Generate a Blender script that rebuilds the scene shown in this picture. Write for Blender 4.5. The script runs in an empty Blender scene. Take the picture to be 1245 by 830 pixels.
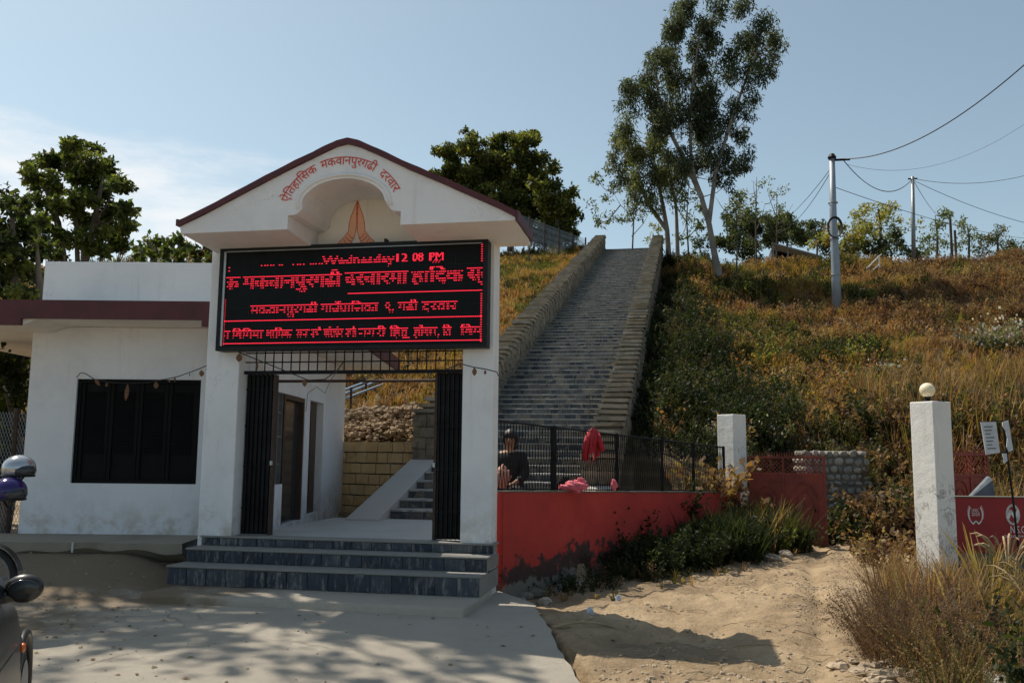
import bpy, bmesh, math, random
import numpy as np
from mathutils import Vector, Matrix
random.seed(7); RNG = np.random.default_rng(7)
PI = math.pi; R = math.radians
scene = bpy.context.scene; COL = scene.collection
# ------------------------------------------------------------------ camera
YAW, PIT, ROL, FPX = R(11), R(7.07), R(.55), 1088.0
CAM = Vector((0, 0, 1.6))
Fv = Vector((-math.sin(YAW)*math.cos(PIT), math.cos(YAW)*math.cos(PIT), math.sin(PIT)))
R0 = Vector((math.cos(YAW), math.sin(YAW), 0)); U0 = R0.cross(Fv)
Rv = R0*math.cos(ROL)+U0*math.sin(ROL); Uv = U0*math.cos(ROL)-R0*math.sin(ROL)
cam = bpy.data.cameras.new('camera'); camo = bpy.data.objects.new('camera', cam); COL.objects.link(camo)
cam.sensor_width = 36; cam.lens = 36*FPX/1245; cam.clip_end = 3000; cam.clip_start = .05
camo.matrix_world = Matrix(((Rv.x, Uv.x, -Fv.x, CAM.x), (Rv.y, Uv.y, -Fv.y, CAM.y), (Rv.z, Uv.z, -Fv.z, CAM.z), (0, 0, 0, 1)))
scene.camera = camo
# ------------------------------------------------------------------ sun and sky
SX, SY = .58, -.31                      # shadow displacement per metre of height
sun_el = math.atan2(1, math.hypot(SX, SY)); to_sun = Vector((-SX, -SY, 1)).normalized()
sl = bpy.data.lights.new('sun', 'SUN'); sl.energy = 3.9; sl.angle = R(.5); sl.color = (1, .90, .76)
so = bpy.data.objects.new('sun', sl); COL.objects.link(so)
so.rotation_euler = (-to_sun).to_track_quat('-Z', 'Y').to_euler()
w = bpy.data.worlds.new('World'); scene.world = w; w.use_nodes = True
nt = w.node_tree; N = nt.nodes; L = nt.links
bg = N['Background']; sky = N.new('ShaderNodeTexSky'); sky.sky_type = 'NISHITA'; sky.sun_disc = False
sky.sun_elevation = sun_el; sky.sun_rotation = math.atan2(to_sun.x, to_sun.y)
sky.air_density = 1.0; sky.dust_density = 1.6; sky.ozone_density = 1.2; sky.altitude = 400
geo = N.new('ShaderNodeNewGeometry'); tc = N.new('ShaderNodeTexCoord')
# thin cloud veil toward the sun's side of the sky
mp = N.new('ShaderNodeMapping'); mp.inputs['Scale'].default_value = (2.2, 2.2, 9)
L.new(tc.outputs['Generated'], mp.inputs[0])
no = N.new('ShaderNodeTexNoise'); no.inputs['Scale'].default_value = 1.6; no.inputs['Detail'].default_value = 9; no.inputs['Roughness'].default_value = .62
L.new(mp.outputs[0], no.inputs['Vector'])
dt = N.new('ShaderNodeVectorMath'); dt.operation = 'DOT_PRODUCT'
cd = Vector((-.66, .71, .235)).normalized(); dt.inputs[1].default_value = cd
nrm = N.new('ShaderNodeVectorMath'); nrm.operation = 'NORMALIZE'; L.new(tc.outputs['Generated'], nrm.inputs[0]); L.new(nrm.outputs[0], dt.inputs[0])
mr = N.new('ShaderNodeMapRange'); mr.inputs[1].default_value = .90; mr.inputs[2].default_value = .995; mr.interpolation_type = 'SMOOTHSTEP'; L.new(dt.outputs['Value'], mr.inputs[0])
ad = N.new('ShaderNodeMath'); ad.operation = 'MULTIPLY_ADD'; ad.inputs[1].default_value = .34; L.new(mr.outputs[0], ad.inputs[0]); L.new(no.outputs['Fac'], ad.inputs[2])
sz = N.new('ShaderNodeSeparateXYZ'); L.new(nrm.outputs[0], sz.inputs[0]); zr = N.new('ShaderNodeMapRange'); zr.interpolation_type = 'SMOOTHSTEP'; zr.inputs[1].default_value = .30; zr.inputs[2].default_value = .43; zr.inputs[3].default_value = 0; zr.inputs[4].default_value = -.5; L.new(sz.outputs[2], zr.inputs[0])
ad2 = N.new('ShaderNodeMath'); L.new(ad.outputs[0], ad2.inputs[0]); L.new(zr.outputs[0], ad2.inputs[1])
cr = N.new('ShaderNodeMapRange'); cr.inputs[1].default_value = .68; cr.inputs[2].default_value = 1.0; cr.inputs[4].default_value = .8; cr.interpolation_type = 'SMOOTHSTEP'; L.new(ad2.outputs[0], cr.inputs[0])
mx = N.new('ShaderNodeMixRGB'); mx.inputs[2].default_value = (7.6, 7.6, 7.6, 1); L.new(cr.outputs[0], mx.inputs[0])
hs = N.new('ShaderNodeHueSaturation'); hs.inputs['Saturation'].default_value = .72; L.new(sky.outputs[0], hs.inputs['Color'])
tn = N.new('ShaderNodeMixRGB'); tn.blend_type = 'MULTIPLY'; tn.inputs[0].default_value = 1; tn.inputs[2].default_value = (.95, 1.05, .98, 1); L.new(hs.outputs[0], tn.inputs[1]); L.new(tn.outputs[0], mx.inputs[1]); L.new(mx.outputs[0], bg.inputs[0]); bg.inputs[1].default_value = .092
scene.view_settings.view_transform = 'Standard'; scene.view_settings.look = 'None'; scene.view_settings.exposure = 0.50; scene.view_settings.gamma = 1
scene.cycles.max_bounces = 6; scene.cycles.transparent_max_bounces = 8

# ------------------------------------------------------------------ helpers
def ray(px, py):
    return Fv+Rv*((px-622.5)/FPX)-Uv*((py-415)/FPX)
FH = Vector((-math.sin(YAW), math.cos(YAW), 0))
def at(px, py, d):                      # world point at horizontal distance d
    r = ray(px, py); return CAM+r*(d/r.dot(FH))
def W2(lat, dep, z=0):                  # frame turned with the office building
    return Vector((lat*math.cos(YAW)-dep*math.sin(YAW), lat*math.sin(YAW)+dep*math.cos(YAW), z))
def sstep(a, b, x):
    t = np.clip((x-a)/(b-a), 0, 1); return t*t*(3-2*t)
def tag(o, label=None, cat=None, group=None, kind=None):
    if label: o['label'] = label
    if cat: o['category'] = cat
    if group: o['group'] = group
    if kind: o['kind'] = kind
    return o
ORG = {}
def thing(name, label, cat, org=(0, 0, 0), ang=0., group=None):
    """Empty at the thing's base; org in frame coordinates of a frame turned by ang about the world origin."""
    o = bpy.data.objects.new(name, None); COL.objects.link(o)
    org = Vector(org); o.location = Matrix.Rotation(ang, 3, 'Z') @ org; o.rotation_euler = (0, 0, ang)
    ORG[o.name] = org; o.empty_display_size = .2
    return tag(o, label, cat, group)
def link(name, me, parent=None, loc=(0, 0, 0), rot=(0, 0, 0), scale=(1, 1, 1)):
    o = bpy.data.objects.new(name, me); COL.objects.link(o); o.parent = parent
    o.location = loc; o.rotation_euler = rot; o.scale = scale
    if parent is not None: ORG[o.name] = ORG.get(parent.name, Vector((0, 0, 0)))
    return o
class MB:
    def __init__(s): s.v = []; s.f = []; s.m = []
    def add(s, vs, fs, mi=0):
        n = len(s.v); s.v += [tuple(p) for p in vs]; s.f += [tuple(i+n for i in f) for f in fs]; s.m += [mi]*len(fs); return s
    def box(s, x0, x1, y0, y1, z0, z1, mi=0, jit=0):
        vs = [(x, y, z) for z in (z0, z1) for y in (y0, y1) for x in (x0, x1)]
        if jit: vs = [tuple(c+random.uniform(-jit, jit) for c in p) for p in vs]
        return s.add(vs, [(0, 2, 3, 1), (4, 5, 7, 6), (0, 1, 5, 4), (2, 6, 7, 3), (0, 4, 6, 2), (1, 3, 7, 5)], mi)
    def prism(s, poly, y0, y1, mi=0):   # polygon in (x,z), counter-clockwise seen from -y, extruded along y
        n = len(poly); vs = [(x, y0, z) for x, z in poly]+[(x, y1, z) for x, z in poly]
        return s.add(vs, [tuple(range(n)), tuple(range(2*n-1, n-1, -1))]+[(i, i+n, (i+1) % n+n, (i+1) % n) for i in range(n)], mi)
    def prismz(s, poly, z0, z1, mi=0):
        n = len(poly); vs = [(x, y, z0) for x, y in poly]+[(x, y, z1) for x, y in poly]
        return s.add(vs, [tuple(range(n-1, -1, -1)), tuple(range(n, 2*n))]+[(i, (i+1) % n, (i+1) % n+n, i+n) for i in range(n)], mi)
    def tube(s, pts, rad, n=6, mi=0, cap=True):
        pts = [Vector(p) for p in pts]
        if not hasattr(rad, '__len__'): rad = [rad]*len(pts)
        base = len(s.v); prev = None
        for i, p in enumerate(pts):
            t = (pts[min(i+1, len(pts)-1)]-pts[max(i-1, 0)])
            t = t.normalized() if t.length > 1e-9 else Vector((0, 0, 1))
            if prev is None: a = t.cross(Vector((0, 0, 1)) if abs(t.z) < .95 else Vector((1, 0, 0))).normalized()
            else: a = (prev-t*prev.dot(t)).normalized()
            prev = a; b = t.cross(a)
            for k in range(n):
                q = 2*PI*k/n; s.v.append(tuple(p+(a*math.cos(q)+b*math.sin(q))*rad[i]))
        for i in range(len(pts)-1):
            for k in range(n):
                k2 = (k+1) % n; s.f.append((base+i*n+k, base+i*n+k2, base+(i+1)*n+k2, base+(i+1)*n+k)); s.m.append(mi)
        if cap:
            s.f.append(tuple(base+k for k in range(n-1, -1, -1))); s.m.append(mi)
            e = base+(len(pts)-1)*n; s.f.append(tuple(e+k for k in range(n))); s.m.append(mi)
        return s
    def lathe(s, c, prof, n=16, mi=0, axis='z'):
        base = len(s.v)
        for r, h in prof:
            for k in range(n):
                q = 2*PI*k/n; a, b = r*math.cos(q), r*math.sin(q)
                p = (a, b, h) if axis == 'z' else ((a, h, b) if axis == 'y' else (h, a, b))
                s.v.append((c[0]+p[0], c[1]+p[1], c[2]+p[2]))
        for i in range(len(prof)-1):
            for k in range(n):
                k2 = (k+1) % n; s.f.append((base+i*n+k, base+i*n+k2, base+(i+1)*n+k2, base+(i+1)*n+k)); s.m.append(mi)
        return s
    def sphere(s, c, r, nu=14, nv=8, mi=0, sc=(1, 1, 1), zlo=-1.):
        base = len(s.v)
        for j in range(nv+1):
            th = math.acos(max(-1, zlo))*(1-j/nv)
            for k in range(nu):
                q = 2*PI*k/nu; s.v.append((c[0]+r*sc[0]*math.sin(th)*math.cos(q), c[1]+r*sc[1]*math.sin(th)*math.sin(q), c[2]+r*sc[2]*math.cos(th)))
        for j in range(nv):
            for k in range(nu):
                k2 = (k+1) % nu; s.f.append((base+j*nu+k, base+j*nu+k2, base+(j+1)*nu+k2, base+(j+1)*nu+k)); s.m.append(mi)
        return s
    def mesh(s, name, mats, org=(0, 0, 0), smooth=False):
        me = bpy.data.meshes.new(name); o = Vector(org)
        me.from_pydata([(x-o.x, y-o.y, z-o.z) for x, y, z in s.v], [], s.f)
        for m in (mats if isinstance(mats, (list, tuple)) else [mats]): me.materials.append(m)
        if any(s.m): me.polygons.foreach_set('material_index', s.m)
        if smooth: me.polygons.foreach_set('use_smooth', [True]*len(s.f))
        bm = bmesh.new(); bm.from_mesh(me); bmesh.ops.recalc_face_normals(bm, faces=bm.faces); bm.to_mesh(me); bm.free()
        me.update(); return me
    def build(s, name, mats, parent=None, org=None, smooth=False, bevel=0, bseg=2):
        if parent is not None: o = link(name, s.mesh(name, mats, ORG.get(parent.name, (0, 0, 0)), smooth), parent)
        else:
            org = Vector(org or (0, 0, 0)); o = link(name, s.mesh(name, mats, org, smooth), None, org)
        if bevel:
            b = o.modifiers.new('bevel', 'BEVEL'); b.width = bevel; b.segments = bseg; b.limit_method = 'ANGLE'; b.angle_limit = R(40)
        return o
def rawmesh(name, V, F, mat, col=None, smooth=False):
    """V (n,3) float, F (m,k) int, col (n,3)"""
    me = bpy.data.meshes.new(name); n, m, k = len(V), len(F), F.shape[1]
    me.vertices.add(n); me.vertices.foreach_set('co', V.astype(np.float32).ravel())
    me.loops.add(m*k); me.loops.foreach_set('vertex_index', F.astype(np.int32).ravel())
    me.polygons.add(m); me.polygons.foreach_set('loop_start', np.arange(0, m*k, k, dtype=np.int32))
    try: me.polygons.foreach_set('loop_total', np.full(m, k, np.int32))
    except Exception: pass
    if smooth: me.polygons.foreach_set('use_smooth', np.ones(m, bool))
    if col is not None:
        a = me.attributes.new('Col', 'FLOAT_COLOR', 'POINT'); c = np.ones((n, 4), np.float32); c[:, :3] = col; a.data.foreach_set('color', c.ravel())
    me.materials.append(mat); me.update(calc_edges=True); return me

# ------------------------------------------------------------------ materials
def mat(name): 
    m = bpy.data.materials.new(name); m.use_nodes = True; return m, m.node_tree.nodes, m.node_tree.links, m.node_tree.nodes['Principled BSDF']
def ramp(N, fac, stops, L, interp='LINEAR'):
    r = N.new('ShaderNodeValToRGB'); r.color_ramp.interpolation = interp
    e = r.color_ramp.elements
    while len(e) > 1: e.remove(e[-1])
    e[0].position = stops[0][0]; e[0].color = (*stops[0][1], 1)
    for p, c in stops[1:]:
        q = e.new(p); q.color = (*c, 1)
    L.new(fac, r.inputs[0]); return r.outputs[0]
def noise(N, L, scale, detail=5, rough=.55, vec=None, dist=0):
    n = N.new('ShaderNodeTexNoise'); n.inputs['Scale'].default_value = scale; n.inputs['Detail'].default_value = detail
    n.inputs['Roughness'].default_value = rough; n.inputs['Distortion'].default_value = dist
    if vec is not None: L.new(vec, n.inputs['Vector'])
    return n.outputs['Fac']
def mixc(N, L, fac, a, b, mode='MIX'):
    m = N.new('ShaderNodeMixRGB'); m.blend_type = mode
    for i, v in ((0, fac), (1, a), (2, b)):
        if isinstance(v, (int, float)): m.inputs[i].default_value = v
        elif isinstance(v, tuple): m.inputs[i].default_value = (*v, 1)
        else: L.new(v, m.inputs[i])
    return m.outputs[0]
def mrange(N, L, v, a, b, c=0., d=1.):
    m = N.new('ShaderNodeMapRange'); m.interpolation_type = 'SMOOTHSTEP'
    for i, q in enumerate((a, b, c, d)): m.inputs[i+1].default_value = q
    L.new(v, m.inputs[0]); return m.outputs[0]
def bump(N, L, bs, h, strength=.3, dist=.02):
    b = N.new('ShaderNodeBump'); b.inputs['Strength'].default_value = strength; b.inputs['Distance'].default_value = dist
    L.new(h, b.inputs['Height']); L.new(b.outputs[0], bs.inputs['Normal'])
def wpos(N):
    return N.new('ShaderNodeNewGeometry').outputs['Position']
def objrand(N): return N.new('ShaderNodeObjectInfo').outputs['Random']
def sepz(N, L, v):
    s = N.new('ShaderNodeSeparateXYZ'); L.new(v, s.inputs[0]); return s.outputs
def mathn(N, L, op, a, b=None):
    m = N.new('ShaderNodeMath'); m.operation = op
    for i, v in ((0, a), (1, b)):
        if v is None: continue
        if isinstance(v, (int, float)): m.inputs[i].default_value = v
        else: L.new(v, m.inputs[i])
    return m.outputs[0]
def simple(name, col, rough=.6, metal=0, var=.15, scale=8, bmp=.1, emis=None):
    m, N, L, b = mat(name); p = wpos(N)
    n = noise(N, L, scale, 6, .6, p)
    c = ramp(N, n, [(.3, tuple(x*(1-var) for x in col)), (.7, tuple(min(1, x*(1+var)) for x in col))], L)
    L.new(c, b.inputs['Base Color']); b.inputs['Roughness'].default_value = rough; b.inputs['Metallic'].default_value = metal
    if bmp: bump(N, L, b, noise(N, L, scale*6, 4, .6, p), bmp, .01)
    if emis: b.inputs['Emission Color'].default_value = (*emis[0], 1); b.inputs['Emission Strength'].default_value = emis[1]
    return m
def plaster(name, base=(.74, .75, .77), zfoot=.5, dirt=(.42, .37, .30)):
    m, N, L, b = mat(name); p = wpos(N); z = sepz(N, L, p)[2]
    c = ramp(N, noise(N, L, 1.3, 8, .65, p), [(.25, tuple(x*.86 for x in base)), (.5, base), (.8, tuple(min(1, x*1.05) for x in base))], L)
    st = N.new('ShaderNodeMapping'); st.inputs['Scale'].default_value = (7, 7, .55); L.new(p, st.inputs[0])
    stk = mrange(N, L, noise(N, L, 1.2, 6, .6, st.outputs[0]), 0.56, .78, 0, .30)
    c = mixc(N, L, stk, c, (.38, .36, .33))
    foot = mathn(N, L, 'MULTIPLY', mrange(N, L, z, zfoot+.6, zfoot, 0, 1), mrange(N, L, noise(N, L, 5, 6, .7, p), .38, .66, 0, .75))
    c = mixc(N, L, foot, c, dirt)
    hk = mathn(N, L, 'ABSOLUTE', mathn(N, L, 'SUBTRACT', noise(N, L, 1.7, 7, .62, p, .8), .5)); hl = mathn(N, L, 'MULTIPLY', mrange(N, L, hk, .0045, .001, 0, .45), mrange(N, L, noise(N, L, .9, 3, .6, p), .55, .62, 0, 1)); c = mixc(N, L, hl, c, (.25, .23, .2))
    sp = mrange(N, L, noise(N, L, 3.1, 9, .75, p), .70, .76, 0, .35); c = mixc(N, L, sp, c, (.45, .40, .34))
    L.new(c, b.inputs['Base Color']); b.inputs['Roughness'].default_value = .85
    hh = mathn(N, L, 'ADD', mathn(N, L, 'MULTIPLY', noise(N, L, 3, 5, .6, p), 1.6), mathn(N, L, 'MULTIPLY', noise(N, L, 45, 4, .7, p), .4))
    bump(N, L, b, hh, .35, .03); return m
M = {}
M['plaster'] = plaster('white_plaster'); M['plaster_high'] = plaster('white_plaster_gable', zfoot=-5)
M['plaster_office'] = plaster('white_plaster_office', base=(.72, .74, .78), zfoot=.45)
M['pillar'] = plaster('whitewashed_pillar', base=(.72, .72, .70), zfoot=.1, dirt=(.2, .17, .12))
_m = M['pillar']; _N, _L = _m.node_tree.nodes, _m.node_tree.links; _b = _N['Principled BSDF']; _p = wpos(_N)
_src = _b.inputs['Base Color'].links[0].from_socket
_k = mathn(_N, _L, 'ABSOLUTE', mathn(_N, _L, 'SUBTRACT', noise(_N, _L, 3.5, 9, .7, _p, 1.2), .5))
_f = mathn(_N, _L, 'MULTIPLY', mrange(_N, _L, _k, .028, .004, 0, .75), mrange(_N, _L, noise(_N, _L, 1.1, 4, .6, _p), .50, .62, 0, 1))
_L.new(mixc(_N, _L, _f, _src, (.12, .10, .085)), _b.inputs['Base Color'])
M['soffit'] = plaster('soffit_plaster', base=(.76, .72, .66), zfoot=-5)
M['maroon'] = simple('maroon_paint', (.075, .012, .016), .55, var=.25, scale=4, bmp=.2)
M['red_letters'] = simple('red_sign_paint', (.62, .06, .03), .6, var=.1, bmp=0)
M['skin_paint'] = simple('peach_wall_paint', (.78, .44, .28), .7, var=.08, bmp=0)
M['black_steel'] = simple('black_painted_steel', (.014, .014, .016), .5, .2, var=.4, scale=5, bmp=.15)
M['window_black'] = simple('black_window_paint', (.005, .005, .006), .6, 0, var=.3, scale=5, bmp=.1)
M['rust_steel'] = simple('rusty_dark_steel', (.05, .03, .022), .6, .3, var=.4, scale=14)
for _k in ('window_black', 'black_steel'):
    M[_k].node_tree.nodes['Principled BSDF'].inputs['Specular IOR Level'].default_value = .12
M['screen'] = simple('display_black', (.006, .007, .008), .35, var=.2, bmp=0)
M['frame'] = simple('display_frame_black', (.02, .022, .025), .45, .2, var=.2, bmp=0)
for _k in ('screen', 'frame'): M[_k].node_tree.nodes['Principled BSDF'].inputs['Specular IOR Level'].default_value = .12
M['alu'] = simple('aluminium_trim', (.42, .44, .46), .4, .7, var=.1, bmp=0)
M['led'] = simple('red_led_light', (.5, .01, .02), .5, bmp=0, emis=((1, .02, .055), .95))
M['wood'] = simple('dark_brown_door', (.055, .032, .022), .5, var=.35, scale=6)
M['grey_steel'] = simple('grey_steel', (.22, .23, .24), .45, .5, var=.2, scale=6)
M['galv'] = simple('galvanised_steel', (.27, .30, .34), .5, .35, var=.12, scale=3)
M['blue_rail'] = simple('pale_blue_rail_paint', (.28, .38, .50), .5, var=.1)
M['white_rail'] = simple('white_rail_paint', (.7, .7, .7), .5, var=.1)
M['wire'] = simple('black_cable', (.02, .02, .022), .6, var=.1, bmp=0)
M['leaf_dry'] = simple('dry_brown_leaf', (.14, .07, .035), .8, var=.3)
M['rock'] = simple('broken_stone', (.30, .26, .21), .9, var=.4, scale=5, bmp=.5)
M['bark'] = simple('grey_bark', (.10, .082, .065), .9, var=.4, scale=3, bmp=.5)
M['bark_pale'] = simple('pale_eucalyptus_bark', (.20, .18, .155), .85, var=.4, scale=1.5, bmp=.3)
M['glass'] = simple('window_glass_dark', (.03, .035, .04), .12, var=.1, bmp=0)
M['rubber'] = simple('tyre_rubber', (.02, .02, .02), .8, var=.2)
M['gate_red'] = simple('weathered_red_gate_paint', (.19, .032, .020), .6, var=.45, scale=3)
M['sheet'] = simple('dark_grey_sheet', (.09, .11, .13), .5, .3, var=.3)
M['cloth_red'] = simple('red_jacket_cloth', (.33, .012, .025), .8, var=.2, scale=15)
M['cloth_pink'] = simple('pink_cloth', (.6, .12, .16), .8, var=.2, scale=15)
M['cloth_black'] = simple('black_cloth', (.012, .011, .013), .85, var=.3, scale=15)
M['cloth_orange'] = simple('peach_cloth', (.42, .22, .16), .8, var=.3, scale=15)
M['skin'] = simple('skin', (.34, .18, .11), .55, var=.05, bmp=0)
M['hair'] = simple('black_hair', (.01, .008, .008), .5, var=.2)
M['shade_roof'] = simple('grey_tin_roof', (.20, .20, .20), .6, .2, var=.2)

def slate():
    m, N, L, b = mat('blue_slate_tile'); p = wpos(N); r = objrand(N)
    c0 = ramp(N, r, [(0, (.014, .020, .034)), (.5, (.026, .036, .056)), (.85, (.05, .06, .078)), (1, (.13, .13, .12))], L)
    mp = N.new('ShaderNodeMapping'); mp.inputs['Scale'].default_value = (14, 14, 3.5); L.new(p, mp.inputs[0])
    n = noise(N, L, 1.3, 8, .7, mp.outputs[0])
    c = mixc(N, L, mrange(N, L, n, .48, .70, 0, .75), c0, (.30, .295, .26))
    c = mixc(N, L, mrange(N, L, noise(N, L, 25, 6, .6, p), .5, .75, 0, .4), c, (.04, .045, .06))
    L.new(c, b.inputs['Base Color']); b.inputs['Roughness'].default_value = .7
    bump(N, L, b, noise(N, L, 30, 5, .6, p), .35, .01); return m
M['slate'] = slate()
def stonemat(name, cols, sc=3.2, dark=.5):
    m, N, L, b = mat(name); p = wpos(N); vo = N.new('ShaderNodeTexVoronoi'); vo.inputs['Scale'].default_value = 3.6; L.new(p, vo.inputs['Vector']); r = mathn(N, L, 'FRACT', mathn(N, L, 'ADD', objrand(N), vo.outputs['Color']))
    c = ramp(N, r, [(i/(len(cols)-1), q) for i, q in enumerate(cols)], L)
    c = mixc(N, L, mrange(N, L, noise(N, L, sc, 8, .7, p), .35, .7, 0, .1+dark), c, tuple(x*.45 for x in cols[0]))
    c = mixc(N, L, mrange(N, L, noise(N, L, sc*.5, 6, .7, p), .58, .72, 0, dark), c, (.05, .045, .035))
    L.new(c, b.inputs['Base Color']); b.inputs['Roughness'].default_value = .9
    bump(N, L, b, noise(N, L, 14, 7, .7, p), .7, .04); return m
M['parastone'] = stonemat('brown_parapet_stone', [(.20, .165, .115), (.27, .22, .155), (.16, .14, .11), (.31, .26, .19)])
M['treadstone'] = stonemat('worn_grey_tread_stone', [(.34, .345, .34), (.42, .41, .385), (.26, .275, .285), (.48, .455, .41)])
M['stairslate'] = stonemat('weathered_grey_slate', [(.05, .065, .085), (.11, .12, .13), (.19, .185, .165), (.26, .235, .19)])
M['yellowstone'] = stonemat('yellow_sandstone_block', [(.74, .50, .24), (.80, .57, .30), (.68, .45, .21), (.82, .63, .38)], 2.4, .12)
M['capstone'] = stonemat('sunlit_tone_cap_stone', [(.30, .26, .20), (.24, .21, .165), (.34, .30, .235), (.20, .18, .14)])  # lighter than the parapet stone: sunlight on the tops put into the colour
M['riverstone'] = stonemat('grey_rubble_stone', [(.18, .165, .14), (.30, .28, .24), (.42, .39, .33), (.24, .21, .16)])
M['mortar'] = simple('grey_mortar', (.12, .11, .09), .95, var=.25, scale=6, bmp=.4)
def concrete(name, base=(.40, .375, .33), dust=(.36, .27, .17), amt=.5):
    m, N, L, b = mat(name); p = wpos(N)
    c = ramp(N, noise(N, L, .9, 9, .68, p), [(.2, tuple(x*.80 for x in base)), (.55, base), (.85, tuple(x*1.1 for x in base))], L)
    c = mixc(N, L, mrange(N, L, noise(N, L, .45, 8, .65, p), .47, .66, 0, amt), c, dust)
    c = mixc(N, L, mrange(N, L, noise(N, L, 6, 9, .8, p), .62, .74, 0, .4), c, tuple(x*.5 for x in base))
    L.new(c, b.inputs['Base Color']); b.inputs['Roughness'].default_value = .9
    bump(N, L, b, noise(N, L, 16, 8, .7, p), .35, .02); return m
M['concrete'] = concrete('worn_concrete'); M['concrete_step'] = concrete('grey_step_concrete', (.23, .225, .21), (.25, .22, .17), .3)
M['concrete_floor'] = concrete('landing_concrete', (.42, .42, .41), (.36, .30, .22), .25)
M['concrete_dark'] = concrete('dirty_kerb_concrete', (.30, .265, .21), (.13, .10, .075), .6)
def apronmat():
    m, N, L, b = mat('dusty_concrete_apron'); p = wpos(N); s = sepz(N, L, p)
    base = (.58, .525, .44)
    c = ramp(N, noise(N, L, .8, 9, .7, p), [(.2, tuple(x*.82 for x in base)), (.55, base), (.85, tuple(x*1.12 for x in base))], L)
    # trodden earth over the concrete towards the ledge
    k = mathn(N, L, 'ADD', mrange(N, L, s[0], -3.6, -6.6, 0, .34), mathn(N, L, 'MULTIPLY', mrange(N, L, s[1], 7.6, 10.2, 0, .22), mrange(N, L, s[0], -3.8, -5.6, 0, 1)))
    k = mathn(N, L, 'ADD', k, noise(N, L, .9, 9, .7, p))
    c = mixc(N, L, mrange(N, L, k, .62, .92, 0, .9), c, (.25, .18, .11))
    vo = N.new('ShaderNodeTexVoronoi'); vo.feature = 'DISTANCE_TO_EDGE'; vo.inputs['Scale'].default_value = .33
    wv = N.new('ShaderNodeMixRGB'); wv.blend_type = 'ADD'; wv.inputs[0].default_value = .35; L.new(p, wv.inputs[1]); nn_ = N.new('ShaderNodeTexNoise'); nn_.inputs['Scale'].default_value = 2.5; nn_.inputs['Detail'].default_value = 6; L.new(p, nn_.inputs['Vector']); L.new(nn_.outputs['Color'], wv.inputs[2]); L.new(wv.outputs[0], vo.inputs['Vector'])
    c = mixc(N, L, mathn(N, L, 'MULTIPLY', mrange(N, L, vo.outputs['Distance'], .006, .002, 0, .55), mrange(N, L, noise(N, L, .8, 4, .6, p), .45, .6, 0, 1)), c, (.16, .13, .09))
    mpg = N.new('ShaderNodeMapping'); mpg.inputs['Rotation'].default_value = (0, 0, .3); mpg.inputs['Scale'].default_value = (1.2, 7, 1); L.new(p, mpg.inputs[0])
    c = mixc(N, L, mrange(N, L, noise(N, L, 1.6, 8, .75, mpg.outputs[0]), .58, .72, 0, .35), c, (.25, .2, .14))
    c = mixc(N, L, mrange(N, L, noise(N, L, 9, 9, .8, p), .64, .72, 0, .5), c, (.18, .15, .11))
    L.new(c, b.inputs['Base Color']); b.inputs['Roughness'].default_value = .92
    bump(N, L, b, mathn(N, L, 'ADD', noise(N, L, 2, 5, .6, p), mathn(N, L, 'MULTIPLY', noise(N, L, 22, 8, .75, mpg.outputs[0]), .6)), 1., .06); return m
M['apron'] = apronmat()
def earth():
    m, N, L, b = mat('earth_and_dirt'); p = wpos(N); s = sepz(N, L, p)
    road = ramp(N, noise(N, L, .7, 9, .7, p), [(.33, (.20, .14, .08)), (.5, (.37, .265, .155)), (.68, (.52, .395, .245))], L)
    mpg = N.new('ShaderNodeMapping'); mpg.inputs['Rotation'].default_value = (0, 0, .5); mpg.inputs['Scale'].default_value = (5, .7, 1); L.new(p, mpg.inputs[0])
    road = mixc(N, L, mrange(N, L, noise(N, L, 1.5, 8, .7, mpg.outputs[0]), .52, .70, 0, .5), road, (.28, .20, .12))
    road = mixc(N, L, mrange(N, L, noise(N, L, 14, 8, .8, p), .56, .66, 0, .6), road, (.52, .46, .36))
    road = mixc(N, L, mrange(N, L, noise(N, L, 30, 8, .8, p), .58, .68, 0, .55), road, (.15, .11, .07))
    hill = ramp(N, noise(N, L, .6, 9, .75, p), [(.3, (.035, .035, .015)), (.45, (.09, .065, .03)), (.6, (.18, .115, .055)), (.8, (.12, .08, .045))], L)
    c = mixc(N, L, mrange(N, L, s[2], .35, .9, 0, 1), road, hill)
    L.new(c, b.inputs['Base Color']); b.inputs['Roughness'].default_value = .95
    hh = mathn(N, L, 'ADD', noise(N, L, 3, 6, .65, p), mathn(N, L, 'MULTIPLY', noise(N, L, 22, 7, .75, p), .45))
    bump(N, L, b, hh, 1., .10); return m
M['earth'] = earth()
M['spoil'] = simple('brown_spoil', (.25, .175, .105), .95, var=.5, scale=4, bmp=.5)
M['pebble'] = simple('dusty_pebble', (.34, .27, .19), .95, var=.45, scale=3, bmp=.4)
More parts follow.
